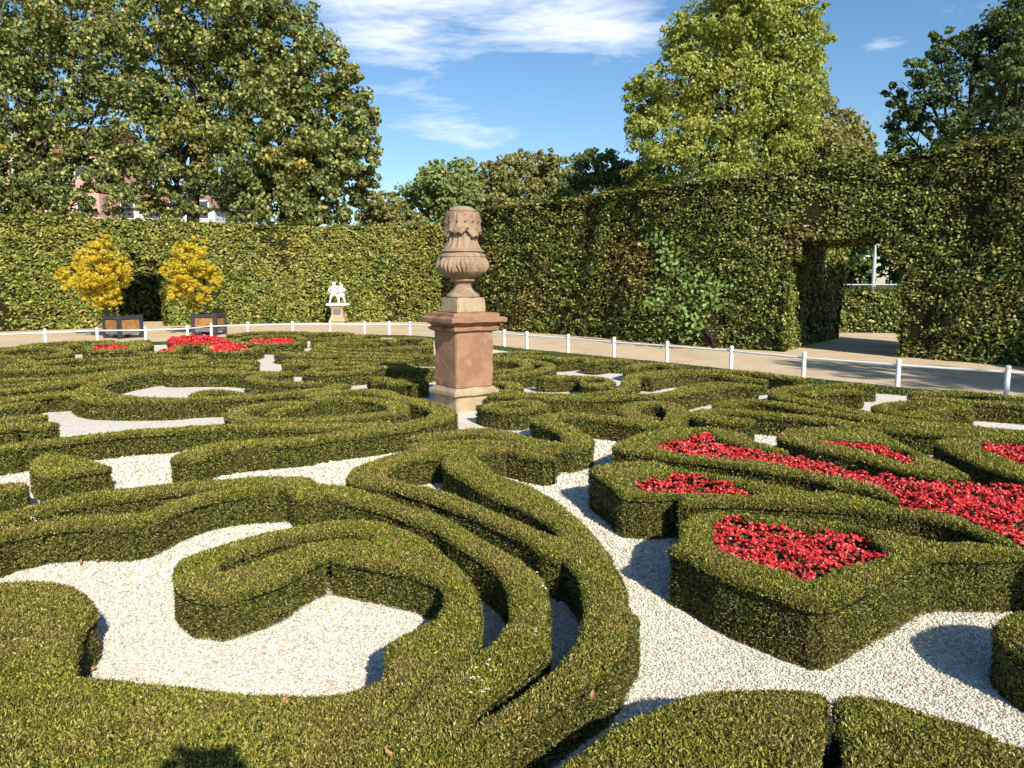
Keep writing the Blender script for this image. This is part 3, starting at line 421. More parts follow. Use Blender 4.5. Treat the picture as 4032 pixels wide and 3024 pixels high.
RIBBONS = [
 ('narrow yew ribbon along the top of the second foreground ribbon at lower left', 0.2, 0.27, [(-3.395, 4.437), (-3.252, 4.728), (-3.15, 4.951), (-3.013, 5.149), (-2.805, 5.299), (-2.506, 5.463), (-2.145, 5.593), (-1.82, 5.675), (-1.592, 5.62)]),
 ('wide yew loop swinging round in front of the urn pedestal and back to the left', 0.22, 0.3, [(-2.57, 9.86), (-2.49, 10.11), (-2.31, 10.29), (-2.06, 10.37), (-1.82, 10.29), (-1.61, 10.0), (-1.41, 9.68), (-1.23, 9.48), (-1.0, 9.17), (-0.84, 8.87), (-0.76, 8.54), (-0.79, 8.29), (-0.92, 8.04), (-1.1, 7.79), (-1.28, 7.64), (-1.49, 7.47), (-1.7, 7.33), (-1.89, 7.18), (-1.94, 7.09), (-2.22, 7.0), (-2.47, 6.87), (-2.69, 6.67), (-2.73, 6.33)]),
 ('yew spiral with a second arm curled inside it, left of the urn pedestal', 0.22, 0.27, [(-2.48, 9.65), (-2.35, 9.74), (-2.15, 9.79), (-1.89, 9.79), (-1.66, 9.62), (-1.46, 9.32), (-1.35, 9.05), (-1.34, 8.76), (-1.4, 8.6), (-1.52, 8.52), (-1.76, 8.39), (-1.99, 8.24), (-2.24, 8.19), (-2.14, 8.16), (-2.4, 8.16), (-2.67, 8.19), (-2.93, 8.31), (-3.1, 8.52), (-3.17, 8.76), (-3.12, 8.99), (-2.99, 9.2), (-2.84, 9.32), (-2.65, 9.36), (-2.52, 9.29)]),
 ('short inner yew arm within the spiral left of the urn pedestal', 0.215, 0.2, [(-2.52, 9.23), (-2.65, 9.02), (-2.73, 8.8), (-2.72, 8.63)]),
 ('long straight yew ribbon from the left edge to the loop before the urn', 0.225, 0.26, [(-4.67, 6.62), (-4.57, 6.73), (-4.45, 6.88), (-4.32, 7.03), (-4.18, 7.17), (-3.97, 7.37), (-3.74, 7.53), (-3.38, 7.66), (-3.1, 7.74), (-2.71, 7.79), (-2.29, 7.78), (-2.05, 7.79), (-1.81, 7.82), (-1.57, 7.88), (-1.33, 7.96)]),
 ('lower arm of the big left loop, dark-faced above a strip of white gravel', 0.225, 0.27, [(-6.04, 11.31), (-5.98, 10.86), (-5.88, 10.45), (-5.7, 10.07), (-5.47, 9.75), (-5.22, 9.55), (-4.89, 9.48), (-4.47, 9.47), (-4.19, 9.53), (-4.05, 9.65), (-3.77, 9.72), (-3.42, 9.87), (-3.06, 10.07), (-2.71, 10.38), (-2.52, 10.57), (-2.49, 10.85), (-2.43, 10.93)]),
 ('upper arm of the big left loop, above the pointed patch of white gravel', 0.225, 0.27, [(-6.02, 11.04), (-6.08, 11.49), (-6.09, 11.87), (-6.04, 12.29), (-5.94, 12.62), (-5.77, 12.78), (-5.57, 12.53), (-5.25, 12.55), (-4.86, 12.56), (-4.52, 12.53), (-4.29, 12.4)]),
 ('inner yew strand lying inside the lower arm of the big left loop', 0.215, 0.2, [(-5.8, 10.69), (-5.4, 10.18), (-5.07, 9.96), (-4.63, 9.8), (-4.35, 9.75)]),
 ('small yew lobe rising from the lower arm of the big left loop into the gravel', 0.215, 0.18, [(-4.2, 10.1), (-4.22, 10.37), (-4.12, 10.51), (-3.97, 10.51), (-3.74, 10.33), (-3.53, 10.14)]),
 ('thick yew hedge end left of the pointed white gravel star', 0.22, 0.36, [(-6.47, 9.23), (-6.42, 9.68), (-6.31, 9.93), (-6.16, 10.11), (-5.99, 10.17)]),
 ('yew ribbon at the left edge just below the thick hedge end', 0.215, 0.28, [(-6.2, 8.85), (-6.08, 9.02), (-6.01, 9.2), (-5.93, 9.36)]),
 ('yew ribbon at the left edge ending at the left point of the white gravel star', 0.215, 0.32, [(-5.67, 8.07), (-5.48, 8.24), (-5.39, 8.37), (-5.26, 8.42)]),
 ('yew ribbon at the left edge ending square beside the white gravel star', 0.22, 0.32, [(-5.38, 7.64), (-5.26, 7.77), (-5.1, 7.91), (-4.87, 7.88)]),
 ('lowest of the long thin yew lines sweeping up from the left edge', 0.22, 0.22, [(-7.22, 10.33), (-7.01, 10.43), (-6.82, 10.65), (-6.64, 10.9), (-6.5, 11.16), (-6.46, 11.63), (-6.35, 12.14), (-6.23, 12.69), (-6.08, 13.23), (-5.92, 13.55), (-5.9, 13.95), (-5.75, 14.26)]),
 ('long thin yew line sweeping up from the left edge, middle of its set', 0.22, 0.22, [(-7.58, 10.86), (-7.38, 10.99), (-7.06, 11.21), (-6.77, 11.53), (-6.68, 12.03), (-6.5, 12.69), (-6.31, 13.42), (-6.08, 13.92)]),
 ('long thin yew line at the left edge, uppermost of its set', 0.22, 0.22, [(-8.08, 11.58), (-7.59, 11.68), (-7.14, 11.75), (-6.93, 12.03), (-6.77, 12.44), (-6.54, 13.04)]),
 ('long yew line with a dark face across the left, below the two small rings', 0.22, 0.25, [(-8.96, 12.86), (-8.45, 13.02), (-8.07, 12.96), (-7.76, 13.02), (-7.46, 13.2), (-7.21, 13.52), (-6.87, 13.71), (-6.68, 14.24), (-6.41, 14.68)]),
 ('small yew ring at the far left edge, left of a speck of gravel', 0.215, 0.24, [(-9.58, 14.14), (-9.58, 14.43), (-9.52, 14.69), (-9.12, 14.43), (-8.8, 14.0), (-8.72, 13.66), (-9.05, 13.73)]),
 ('small hook of yew right of the speck of gravel at far left', 0.215, 0.24, [(-8.32, 14.89), (-8.52, 14.7), (-8.67, 14.36), (-8.63, 13.97), (-8.44, 13.59), (-8.13, 13.4), (-7.88, 13.46)]),
 ('curled yew hedge at far left, beside the gravel sliver before the flowers', 0.22, 0.27, [(-10.98, 16.49), (-11.05, 17.09), (-10.68, 17.37), (-10.12, 17.15), (-9.59, 16.49), (-9.27, 15.84), (-9.33, 15.41), (-9.76, 15.32), (-10.19, 15.24)]),
 ('yew ribbon closest to the fence at the far left', 0.22, 0.28, [(-11.38, 17.81), (-11.36, 18.48), (-11.04, 18.93), (-10.61, 19.24), (-10.12, 19.37)]),
 ('short yew strand between the fence ribbon and the leftmost red flowers', 0.215, 0.22, [(-10.46, 17.8), (-10.43, 18.21), (-10.24, 18.38)]),
 ('thin yew line under the leftmost red flowers, running toward the middle', 0.215, 0.22, [(-8.08, 14.73), (-7.81, 14.97), (-7.46, 15.21), (-7.09, 15.46), (-6.82, 15.63)]),
 ('short yew line below the leftmost flower bed, second row', 0.215, 0.22, [(-7.61, 14.14), (-7.32, 14.31), (-7.0, 14.58), (-6.63, 14.97)]),
 ('yew line above the leftmost flowers beside the fence', 0.215, 0.22, [(-9.68, 18.99), (-9.45, 19.33), (-9.25, 19.52)]),
 ('arched yew hedge below the largest red flower bed in the left distance', 0.22, 0.25, [(-7.77, 16.02), (-7.42, 16.17), (-7.34, 16.49), (-7.66, 17.52), (-7.75, 18.15), (-7.43, 18.31), (-7.09, 17.9), (-6.5, 16.69), (-5.94, 16.3), (-5.73, 16.69), (-5.79, 17.52)]),
 ('yew hedge in front of the far red flower bed left of the urn', 0.22, 0.25, [(-7.22, 19.86), (-6.56, 18.68), (-5.88, 18.27), (-5.36, 18.43), (-5.29, 19.11)]),
 ('yew hedge behind the far red flower bed left of the urn', 0.22, 0.22, [(-7.16, 20.58), (-6.99, 21.04), (-6.51, 21.3), (-5.87, 20.98), (-5.41, 19.86)]),
 ('yew ribbon closest to the fence below the white statue', 0.22, 0.3, [(-7.99, 21.86), (-7.76, 22.66), (-7.18, 23.1), (-6.2, 23.03)]),
 ('short thick yew hedge by the fence, right of the tiny gravel gap', 0.22, 0.34, [(-5.94, 22.55), (-5.65, 22.73), (-5.14, 22.55), (-4.71, 22.3)]),
 ('short yew hedge facing the tiny upright gravel gap below the statue', 0.22, 0.3, [(-5.12, 20.0), (-4.86, 20.38), (-4.49, 20.67), (-4.12, 20.98)]),
 ('far yew line by the fence left of the urn shaft', 0.215, 0.25, [(-4.38, 21.6), (-4.03, 21.69), (-3.79, 21.6)]),
 ('far curl of yew just left of the urn shaft near the fence', 0.215, 0.24, [(-3.09, 20.36), (-2.74, 20.5), (-2.33, 20.27), (-2.14, 19.65), (-2.16, 18.82)]),
 ('outer thin ring of yew in the far left quarter behind the blocks', 0.215, 0.2, [(-1.89, 17.87), (-2.38, 17.73), (-2.69, 17.36), (-3.17, 17.01), (-3.72, 17.09), (-4.25, 17.42), (-4.48, 17.73), (-4.45, 18.26), (-4.05, 18.62), (-3.5, 18.82), (-3.12, 18.62)]),
 ('thin yew arc inside the far ring left of the urn', 0.215, 0.2, [(-4.71, 18.38), (-4.45, 19.07), (-3.98, 19.71), (-3.29, 19.93), (-2.92, 19.12)]),
 ('thin yew line in front of the far ring left of the urn, reaching the shaft', 0.215, 0.22, [(-1.63, 15.58), (-2.11, 15.72), (-2.65, 15.99), (-3.38, 16.3), (-3.97, 16.61), (-4.39, 16.88)]),
 ('thin yew line second in front of the far ring, ending in a square block', 0.215, 0.22, [(-2.01, 14.97), (-2.21, 15.24), (-2.71, 15.41), (-3.23, 15.58), (-3.79, 15.86), (-4.45, 16.45)]),
 ('thin yew line third in front of the far ring left of the urn', 0.215, 0.2, [(-1.97, 14.46), (-2.58, 14.66), (-3.08, 14.81), (-3.32, 14.86)]),
 ('thin yew line fourth in front of the far ring left of the urn', 0.215, 0.22, [(-1.89, 13.93), (-2.47, 14.03), (-2.93, 14.11), (-3.41, 14.25), (-3.96, 14.28)]),
 ('straight yew block behind the shadowed ring left of the urn', 0.22, 0.27, [(-2.39, 13.39), (-2.09, 13.42), (-1.8, 13.35), (-1.58, 13.19), (-1.41, 13.14)]),
 ('closed oval yew ring with a tall dark face, left of the shadowed ring', 0.22, 0.24, [(-3.33, 12.57), (-3.12, 12.48), (-2.82, 12.57), (-2.53, 12.8), (-2.4, 13.04), (-2.56, 13.31), (-2.92, 13.35), (-3.31, 13.23), (-3.39, 12.86), (-3.33, 12.57)]),
 ('hooked yew hedge with a sliver of gravel inside, left of the oval rings', 0.22, 0.25, [(-3.68, 12.55), (-3.86, 12.33), (-4.02, 12.01), (-3.93, 11.63), (-3.7, 11.42), (-3.3, 11.28), (-2.87, 11.19)]),
 ('straight yew ribbon behind the hooked hedge, below the irregular gravel patch', 0.22, 0.25, [(-4.44, 12.46), (-4.21, 12.6), (-3.96, 12.66), (-3.71, 12.66)]),
 ('yew hedge with a light top slanting away right of the irregular gravel patch', 0.22, 0.25, [(-4.92, 16.21), (-4.64, 15.93), (-4.18, 15.46), (-3.71, 15.41)]),
 ('pair of thin yew lines right of the irregular gravel patch, upper line', 0.215, 0.2, [(-4.3, 14.5), (-3.94, 14.58), (-3.45, 14.5)]),
 ('pair of thin yew lines right of the irregular gravel patch, lower line', 0.215, 0.2, [(-4.1, 13.86), (-3.77, 13.93), (-3.28, 13.79)]),
 ('yew line just left of the irregular gravel patch, upper one', 0.215, 0.22, [(-5.6, 14.5), (-5.32, 14.58), (-4.82, 14.31)]),
 ('curled yew line just left of the irregular gravel patch, lower one', 0.215, 0.2, [(-5.26, 13.59), (-5.11, 13.79), (-4.77, 13.66), (-4.59, 13.33), (-4.64, 13.09), (-4.9, 13.03)]),
 ('yew hook ending at the small square gravel patch', 0.215, 0.22, [(-7.22, 15.37), (-6.79, 15.51), (-6.35, 15.46), (-6.01, 14.97), (-6.02, 14.5), (-6.38, 14.21)]),
 ('yew line ending below the small square gravel patch', 0.215, 0.22, [(-6.38, 13.27), (-6.15, 13.7), (-5.85, 14.0), (-5.62, 14.14)]),
 ('yew line just behind the front of the big left loop', 0.215, 0.2, [(-5.83, 12.91), (-5.6, 13.06), (-5.27, 13.11), (-4.85, 12.91)]),
 ('yew S-curve starting right of the oval ring and hooking in front of it', 0.225, 0.29, [(1.31, 8.08), (1.05, 8.3), (0.71, 8.44), (0.46, 8.37), (0.34, 8.17), (0.4, 7.98), (0.56, 7.63), (0.63, 7.26), (0.6, 6.97), (0.49, 6.83), (0.35, 6.9), (0.15, 7.08), (-0.03, 7.28), (-0.19, 7.46), (-0.39, 7.54), (-0.6, 7.44), (-0.78, 7.33), (-0.87, 7.21)]),
 ('thin yew strip running along the front of the S-curve before the urn', 0.215, 0.2, [(-0.91, 6.87), (-0.74, 6.94), (-0.45, 7.05), (-0.15, 7.03), (0.14, 6.86), (0.34, 6.64)]),
 ('long yew ribbon from the S-curve to the small spiral at centre right', 0.22, 0.27, [(1.26, 8.16), (1.44, 7.95), (1.62, 7.97), (1.78, 8.26), (1.92, 8.78), (1.9, 9.23), (1.71, 9.35), (1.46, 9.13), (1.35, 8.84), (1.39, 8.46), (1.5, 8.28)]),
 ('yew connector between the S-curve and the small spiral at centre right', 0.22, 0.27, [(1.05, 8.33), (1.18, 8.23), (1.32, 8.11), (1.43, 8.06), (1.52, 8.01)]),
 ('tall-faced yew hedge sweeping from behind the oval ring to a square end at right centre', 0.225, 0.27, [(-0.24, 10.08), (0.1, 9.94), (0.47, 9.73), (0.82, 9.76), (1.24, 9.8), (1.61, 9.94), (1.9, 9.95), (2.2, 10.17), (2.57, 10.55), (3.0, 10.92), (3.44, 10.85)]),
 ('thin yew strand above the tall-faced hedge, right of the oval ring', 0.215, 0.2, [(2.19, 10.31), (2.48, 10.82), (2.8, 11.22), (3.12, 11.37), (3.36, 11.19)]),
 ('yew strand behind the tall-faced hedge joining the far right sweep', 0.215, 0.2, [(-0.22, 10.53), (0.21, 10.23), (0.85, 10.15), (1.35, 10.35), (1.64, 10.86), (1.88, 11.67)]),
 ('long yew sweep near the fence at right with a square end, behind the gravel wedge', 0.225, 0.28, [(1.71, 11.06), (1.91, 12.01), (2.29, 12.55), (2.85, 12.83), (3.51, 12.78), (4.07, 12.44), (4.42, 11.71)]),
 ('second yew strand under the long sweep near the fence at right', 0.22, 0.2, [(2.14, 11.95), (2.49, 12.37), (2.91, 12.52), (3.27, 12.37), (3.52, 11.91), (3.82, 11.59)]),
 ('short yew hedge against the fence left of the long right sweep', 0.22, 0.28, [(2.04, 13.18), (2.32, 13.7), (2.66, 13.97), (2.88, 13.62)]),
 ('square yew block by the fence, left one of two behind the gravel', 0.22, 0.38, [(1.04, 14.83), (1.26, 15.05), (1.48, 14.93)]),
 ('square yew block by the fence, right one of two behind the gravel', 0.22, 0.38, [(1.5, 14.23), (1.82, 14.53), (2.16, 14.44)]),
 ('thin yew line by the fence just right of the urn shaft, nearest the fence', 0.215, 0.22, [(-0.38, 15.78), (-0.0, 16.25), (0.66, 16.63)]),
 ('thin yew line by the fence right of the urn shaft, second from the fence', 0.215, 0.24, [(-0.1, 15.3), (0.32, 15.43), (0.7, 15.3), (0.95, 14.67)]),
 ('outer yew hook right of the urn shaft', 0.22, 0.25, [(-0.29, 12.04), (-0.0, 12.25), (0.31, 12.58), (0.58, 13.17), (0.68, 13.68), (0.59, 14.15), (0.3, 14.44), (-0.0, 14.83), (-0.37, 15.25)]),
 ('inner yew hook right of the urn shaft', 0.215, 0.22, [(-0.31, 12.73), (-0.06, 12.9), (0.19, 13.21), (0.27, 13.72), (0.18, 14.28), (-0.03, 14.64), (-0.36, 14.79)]),
 ('stub of yew touching the urn pedestal on its right', 0.22, 0.26, [(-0.31, 11.35), (-0.15, 11.39), (-0.0, 11.14), (0.03, 10.66)]),
 ('hairpin yew hedge with a square end right of centre, start of the long right lines', 0.225, 0.27, [(2.5, 8.06), (2.29, 8.15), (2.14, 8.31), (2.1, 8.51), (2.27, 8.75), (2.59, 8.7), (2.89, 8.51), (3.27, 8.25), (3.54, 7.93), (4.0, 7.6), (4.48, 7.39), (5.23, 7.2)]),
 ('long thin yew line at right, second of the three that run to the right edge', 0.22, 0.24, [(2.51, 9.11), (2.71, 9.38), (2.94, 9.57), (3.1, 9.5), (3.29, 9.25), (3.5, 8.84), (3.78, 8.47), (4.04, 8.1), (4.44, 7.67), (5.36, 7.39)]),
 ('looped yew line at far right whose lower arm runs to the right edge', 0.22, 0.25, [(5.16, 10.98), (4.9, 11.04), (4.44, 10.98), (3.94, 10.79), (3.69, 10.52), (3.58, 10.27), (3.57, 9.91), (3.71, 9.45), (3.9, 9.02), (4.07, 8.63), (4.3, 8.19), (4.57, 7.89), (4.98, 7.56), (5.46, 7.39)]),
 ('short yew block inside the far right loop', 0.22, 0.3, [(4.71, 10.37), (4.51, 10.46), (4.19, 10.37), (3.93, 10.18)]),
 ('hooked yew hedge between two gravel patches at far right', 0.22, 0.25, [(5.41, 9.05), (5.29, 9.26), (5.0, 9.36), (4.66, 9.26), (4.42, 9.07), (4.36, 8.85), (4.48, 8.53), (4.66, 8.24)]),
 ('short yew lobe inside the hooked hedge at far right', 0.22, 0.26, [(5.3, 8.9), (5.09, 8.9), (4.81, 8.74), (4.59, 8.57)]),
 ('dark yew hedge at the far right nearest the fence', 0.22, 0.28, [(5.4, 10.14), (5.79, 10.29), (6.16, 10.23), (6.43, 9.82), (6.67, 9.25)]),
 ('second dark yew hedge at the far right, behind the gravel sliver', 0.22, 0.32, [(5.24, 9.78), (5.51, 9.56), (5.92, 9.4), (6.21, 9.22), (6.59, 8.81)]),
]
BEDS = [
 ('nearest bed of red begonias on the right', 0.245, [(1.114, 4.121), (1.251, 4.479), (1.351, 4.573), (1.431, 4.424), (1.568, 4.336), (1.729, 4.301), (1.871, 4.278), (1.96, 4.234), (1.963, 4.014), (1.98, 3.842), (1.893, 3.762), (1.716, 3.684), (1.57, 3.602), (1.455, 3.498), (1.369, 3.457), (1.335, 3.561), (1.229, 3.684), (1.126, 3.815), (1.087, 3.941)]),
 ('small bed of red begonias right of the gravel path, second from the front', 0.24, [(0.858, 5.361), (0.984, 5.428), (1.084, 5.406), (1.199, 5.568), (1.312, 5.544), (1.434, 5.559), (1.448, 5.383), (1.532, 5.274), (1.607, 5.148), (1.682, 4.988), (1.583, 4.962), (1.479, 4.969), (1.297, 5.008), (1.086, 5.027), (0.899, 5.067)]),
 ('long band of red begonias widening toward the right edge', 0.225, [(1.25, 6.55), (1.37, 6.82), (1.54, 6.9), (1.72, 7.17), (1.89, 7.27), (1.89, 6.82), (1.98, 6.63), (2.06, 6.43), (2.21, 6.47), (2.33, 6.41), (2.43, 6.33), (2.45, 6.12), (2.525, 5.978), (2.626, 5.734), (2.715, 5.62), (2.801, 5.509), (3.033, 5.429), (3.222, 5.403), (3.408, 5.377), (3.657, 5.351), (3.782, 4.97), (2.781, 3.484), (2.783, 4.026), (2.787, 4.362), (2.711, 4.618), (2.589, 4.716), (2.475, 4.724), (2.589, 5.13), (2.467, 5.377), (2.33, 5.536), (2.186, 5.705), (1.995, 5.997), (1.83, 6.11), (1.65, 6.15), (1.47, 6.24), (1.36, 6.33), (1.25, 6.45)]),
 ('narrow bed of red begonias near the right edge behind the long band', 0.22, [(2.81, 6.94), (2.96, 6.89), (3.08, 6.76), (3.21, 6.68), (3.29, 6.55), (3.37, 6.44), (3.25, 6.15), (3.189, 5.932), (3.123, 5.958), (3.11, 6.19), (3.03, 6.37), (2.94, 6.55), (2.84, 6.75)]),
 ('bed of red begonias cut by the right edge, farthest right', 0.22, [(4.04, 6.6), (4.28, 6.78), (4.48, 6.78), (4.78, 6.69), (4.028, 5.51), (4.028, 5.912), (4.03, 6.08), (4.0, 6.3)]),
 ('small leftmost bed of red begonias by the fence', 0.21, [(-9.28, 17.01), (-9.66, 17.83), (-9.4, 18.06), (-8.63, 17.27), (-8.6, 16.85), (-8.79, 16.55), (-9.06, 16.64)]),
 ('largest far bed of red begonias by the fence, left of the statue', 0.21, [(-7.54, 16.06), (-7.52, 16.35), (-7.74, 17.49), (-8.57, 19.06), (-8.91, 20.17), (-8.98, 21.09), (-8.61, 21.25), (-7.7, 20.31), (-6.96, 18.93), (-6.41, 18.13), (-5.88, 16.89), (-5.96, 16.35), (-6.35, 16.41), (-6.95, 17.67), (-7.38, 18.18), (-7.71, 18.06), (-7.74, 17.67), (-7.28, 16.29)]),
 ('far bed of red begonias below the statue', 0.21, [(-6.56, 19.19), (-6.68, 19.88), (-6.16, 19.79), (-5.67, 19.88), (-5.41, 19.06), (-5.49, 18.23), (-6.12, 18.42)]),
]
SAPL_ = [(3.72, 19.99, 2.82, 0.35), (3.93, 19.83, 2.46, 0.35), (4.05, 19.75, 2.06, 0.45), (4.45, 19.43, 1.76, 0.5), (4.93, 19.03, 1.62, 0.4), (3.86, 19.91, 1.35, 0.4), (4.27, 19.59, 1.18, 0.6), (4.72, 19.23, 0.85, 0.5), (4.48, 19.43, 0.66, 0.45), (3.71, 20.03, 1.17, 0.3), (4.9, 19.07, 1.25, 0.4)]
STONES_ = [('white gravel stones scattered on the second ribbon at the bottom centre', [(-0.17, 2.73, 0.24000000000000002, 0.0056), (-0.139, 2.778, 0.24000000000000002, 0.0059), (-0.154, 2.777, 0.24000000000000002, 0.0033), (-0.127, 2.674, 0.24000000000000002, 0.0057), (-0.124, 2.703, 0.24000000000000002, 0.0044), (-0.14, 2.694, 0.24000000000000002, 0.0051), (-0.159, 2.676, 0.24000000000000002, 0.0032), (-0.169, 2.697, 0.24000000000000002, 0.0033), (-0.134, 2.68, 0.24000000000000002, 0.0038), (-0.149, 2.596, 0.24000000000000002, 0.0063), (-0.147, 2.706, 0.24000000000000002, 0.0038), (-0.145, 2.704, 0.24000000000000002, 0.0056), (-0.154, 2.697, 0.24000000000000002, 0.0062), (-0.111, 2.681, 0.24000000000000002, 0.0062), (-0.07, 2.783, 0.24000000000000002, 0.0043), (-0.044, 2.798, 0.24000000000000002, 0.0043), (-0.081, 2.752, 0.24000000000000002, 0.0049), (-0.094, 2.801, 0.24000000000000002, 0.0057), (-0.062, 2.755, 0.24000000000000002, 0.0035), (-0.088, 2.838, 0.24000000000000002, 0.0056), (-0.096, 2.623, 0.24000000000000002, 0.0058), (-0.106, 2.61, 0.24000000000000002, 0.006), (-0.1, 2.613, 0.24000000000000002, 0.0033), (-0.106, 2.6, 0.24000000000000002, 0.0062), (-0.087, 2.616, 0.24000000000000002, 0.0035), (-0.107, 2.607, 0.24000000000000002, 0.0043), (0.103, 3.109, 0.24000000000000002, 0.0052), (0.094, 3.055, 0.24000000000000002, 0.0061), (0.098, 3.09, 0.24000000000000002, 0.0043), (0.1, 3.083, 0.24000000000000002, 0.0062)]), ('white gravel stones on the right rim of the second ribbon above the slot', [(0.126, 3.599, 0.24000000000000002, 0.0063), (0.132, 3.558, 0.24000000000000002, 0.0047), (0.142, 3.573, 0.24000000000000002, 0.0048), (0.126, 3.755, 0.24000000000000002, 0.0055), (0.138, 3.573, 0.24000000000000002, 0.0047), (0.152, 3.592, 0.24000000000000002, 0.0041), (0.128, 3.566, 0.24000000000000002, 0.0045), (0.118, 3.641, 0.24000000000000002, 0.0037), (0.123, 3.572, 0.24000000000000002, 0.0044), (0.161, 3.548, 0.24000000000000002, 0.0064), (0.15, 3.575, 0.24000000000000002, 0.0063), (0.141, 3.61, 0.24000000000000002, 0.0052), (0.132, 3.319, 0.24000000000000002, 0.0048), (0.126, 3.285, 0.24000000000000002, 0.0043), (0.134, 3.228, 0.24000000000000002, 0.0035), (0.135, 3.203, 0.24000000000000002, 0.0041), (0.074, 3.769, 0.24000000000000002, 0.0057), (0.087, 3.783, 0.24000000000000002, 0.006)]), ('white gravel stones in the slot of the big foreground scroll', [(-1.353, 3.783, 0.23, 0.0043), (-1.339, 3.827, 0.23, 0.0059), (-1.362, 3.826, 0.23, 0.006), (-1.351, 3.785, 0.23, 0.0054), (-1.335, 3.786, 0.23, 0.0063), (-1.34, 3.827, 0.23, 0.0063), (-1.338, 3.768, 0.23, 0.0049), (-1.358, 3.82, 0.23, 0.0049), (-1.309, 3.802, 0.23, 0.0037), (-1.328, 3.78, 0.23, 0.0059), (-1.372, 3.797, 0.23, 0.0062), (-1.366, 3.826, 0.23, 0.0047), (-1.347, 3.785, 0.23, 0.0054), (-1.349, 3.833, 0.23, 0.0055)]), ('white gravel stones on the hedge at the lower left edge', [(-2.949, 4.648, 0.218, 0.0049), (-2.959, 4.68, 0.218, 0.0043), (-2.968, 4.662, 0.218, 0.0051), (-2.995, 4.676, 0.218, 0.0063), (-2.99, 4.676, 0.218, 0.0058), (-2.912, 4.616, 0.218, 0.0045), (-2.95, 4.598, 0.218, 0.0058), (-2.882, 4.555, 0.218, 0.0053), (-2.941, 4.63, 0.218, 0.0044), (-2.945, 4.615, 0.218, 0.0037), (-2.912, 4.613, 0.218, 0.0051), (-2.921, 4.595, 0.218, 0.005), (-2.921, 4.61, 0.218, 0.0063), (-2.949, 4.611, 0.218, 0.0063), (-2.98, 4.66, 0.218, 0.0051), (-2.868, 4.526, 0.218, 0.0043), (-3.041, 4.735, 0.218, 0.0061), (-3.036, 4.704, 0.218, 0.0032), (-3.013, 4.697, 0.218, 0.0035), (-3.052, 4.729, 0.218, 0.005), (-3.063, 4.745, 0.218, 0.0052)]), ('white gravel stones on the rounded hedge end in the lower left corner', [(-1.852, 2.987, 0.23800000000000002, 0.0052), (-1.875, 3.021, 0.23800000000000002, 0.0046), (-1.891, 3.003, 0.23800000000000002, 0.0041), (-1.865, 2.958, 0.23800000000000002, 0.0057), (-1.897, 2.974, 0.23800000000000002, 0.0058), (-1.868, 3.023, 0.23800000000000002, 0.0032), (-1.853, 2.954, 0.23800000000000002, 0.0049), (-1.902, 3.009, 0.23800000000000002, 0.0041), (-1.989, 3.094, 0.23800000000000002, 0.0062), (-2.004, 3.121, 0.23800000000000002, 0.0057), (-2.002, 3.121, 0.23800000000000002, 0.004)]), ('white gravel stones on the point of the second ribbon beside the left gravel triangle', [(-1.746, 5.71, 0.218, 0.0084), (-1.741, 5.753, 0.218, 0.007), (-1.789, 5.797, 0.218, 0.0049), (-1.795, 5.823, 0.218, 0.0079), (-1.767, 5.783, 0.218, 0.0065), (-1.772, 5.807, 0.218, 0.0071), (-1.778, 5.761, 0.218, 0.0076), (-1.74, 5.669, 0.218, 0.0073), (-1.771, 5.734, 0.218, 0.0067), (-1.784, 5.841, 0.218, 0.0084), (-1.738, 5.737, 0.218, 0.0063), (-1.787, 5.707, 0.218, 0.0064)])]
DRY_ = [(-0.801, 2.539, 0.23500000000000001, 1.2, 'brown leaf on the bottom hedge band under the big gravel patch'), (-1.82, 3.157, 0.03, 0.4, 'brown leaf at the gravel edge by the lower left hedge end'), (-2.596, 4.444, 0.03, 2.0, 'brown leaf on the gravel under the left hedge'), (-2.505, 4.476, 0.03, 0.2, 'brown leaf beside the left hedge, right of a similar leaf'), (-0.655, 4.225, 0.23500000000000001, 0.7, 'brown leaf on top of the big foreground scroll'), (0.284, 2.561, 0.245, 1.4, 'brown leaf on the outermost ribbon near the bottom'), (-0.388, 2.234, 0.23500000000000001, 2.6, 'brown leaf at the very bottom edge'), (2.182, 4.678, 0.26, 1.3, 'pale leaf on the hedge behind the nearest flower bed'), (0.982, 5.785, 0.26, 1.9, 'pale leaf at the tip of the second flower bed hedge')]
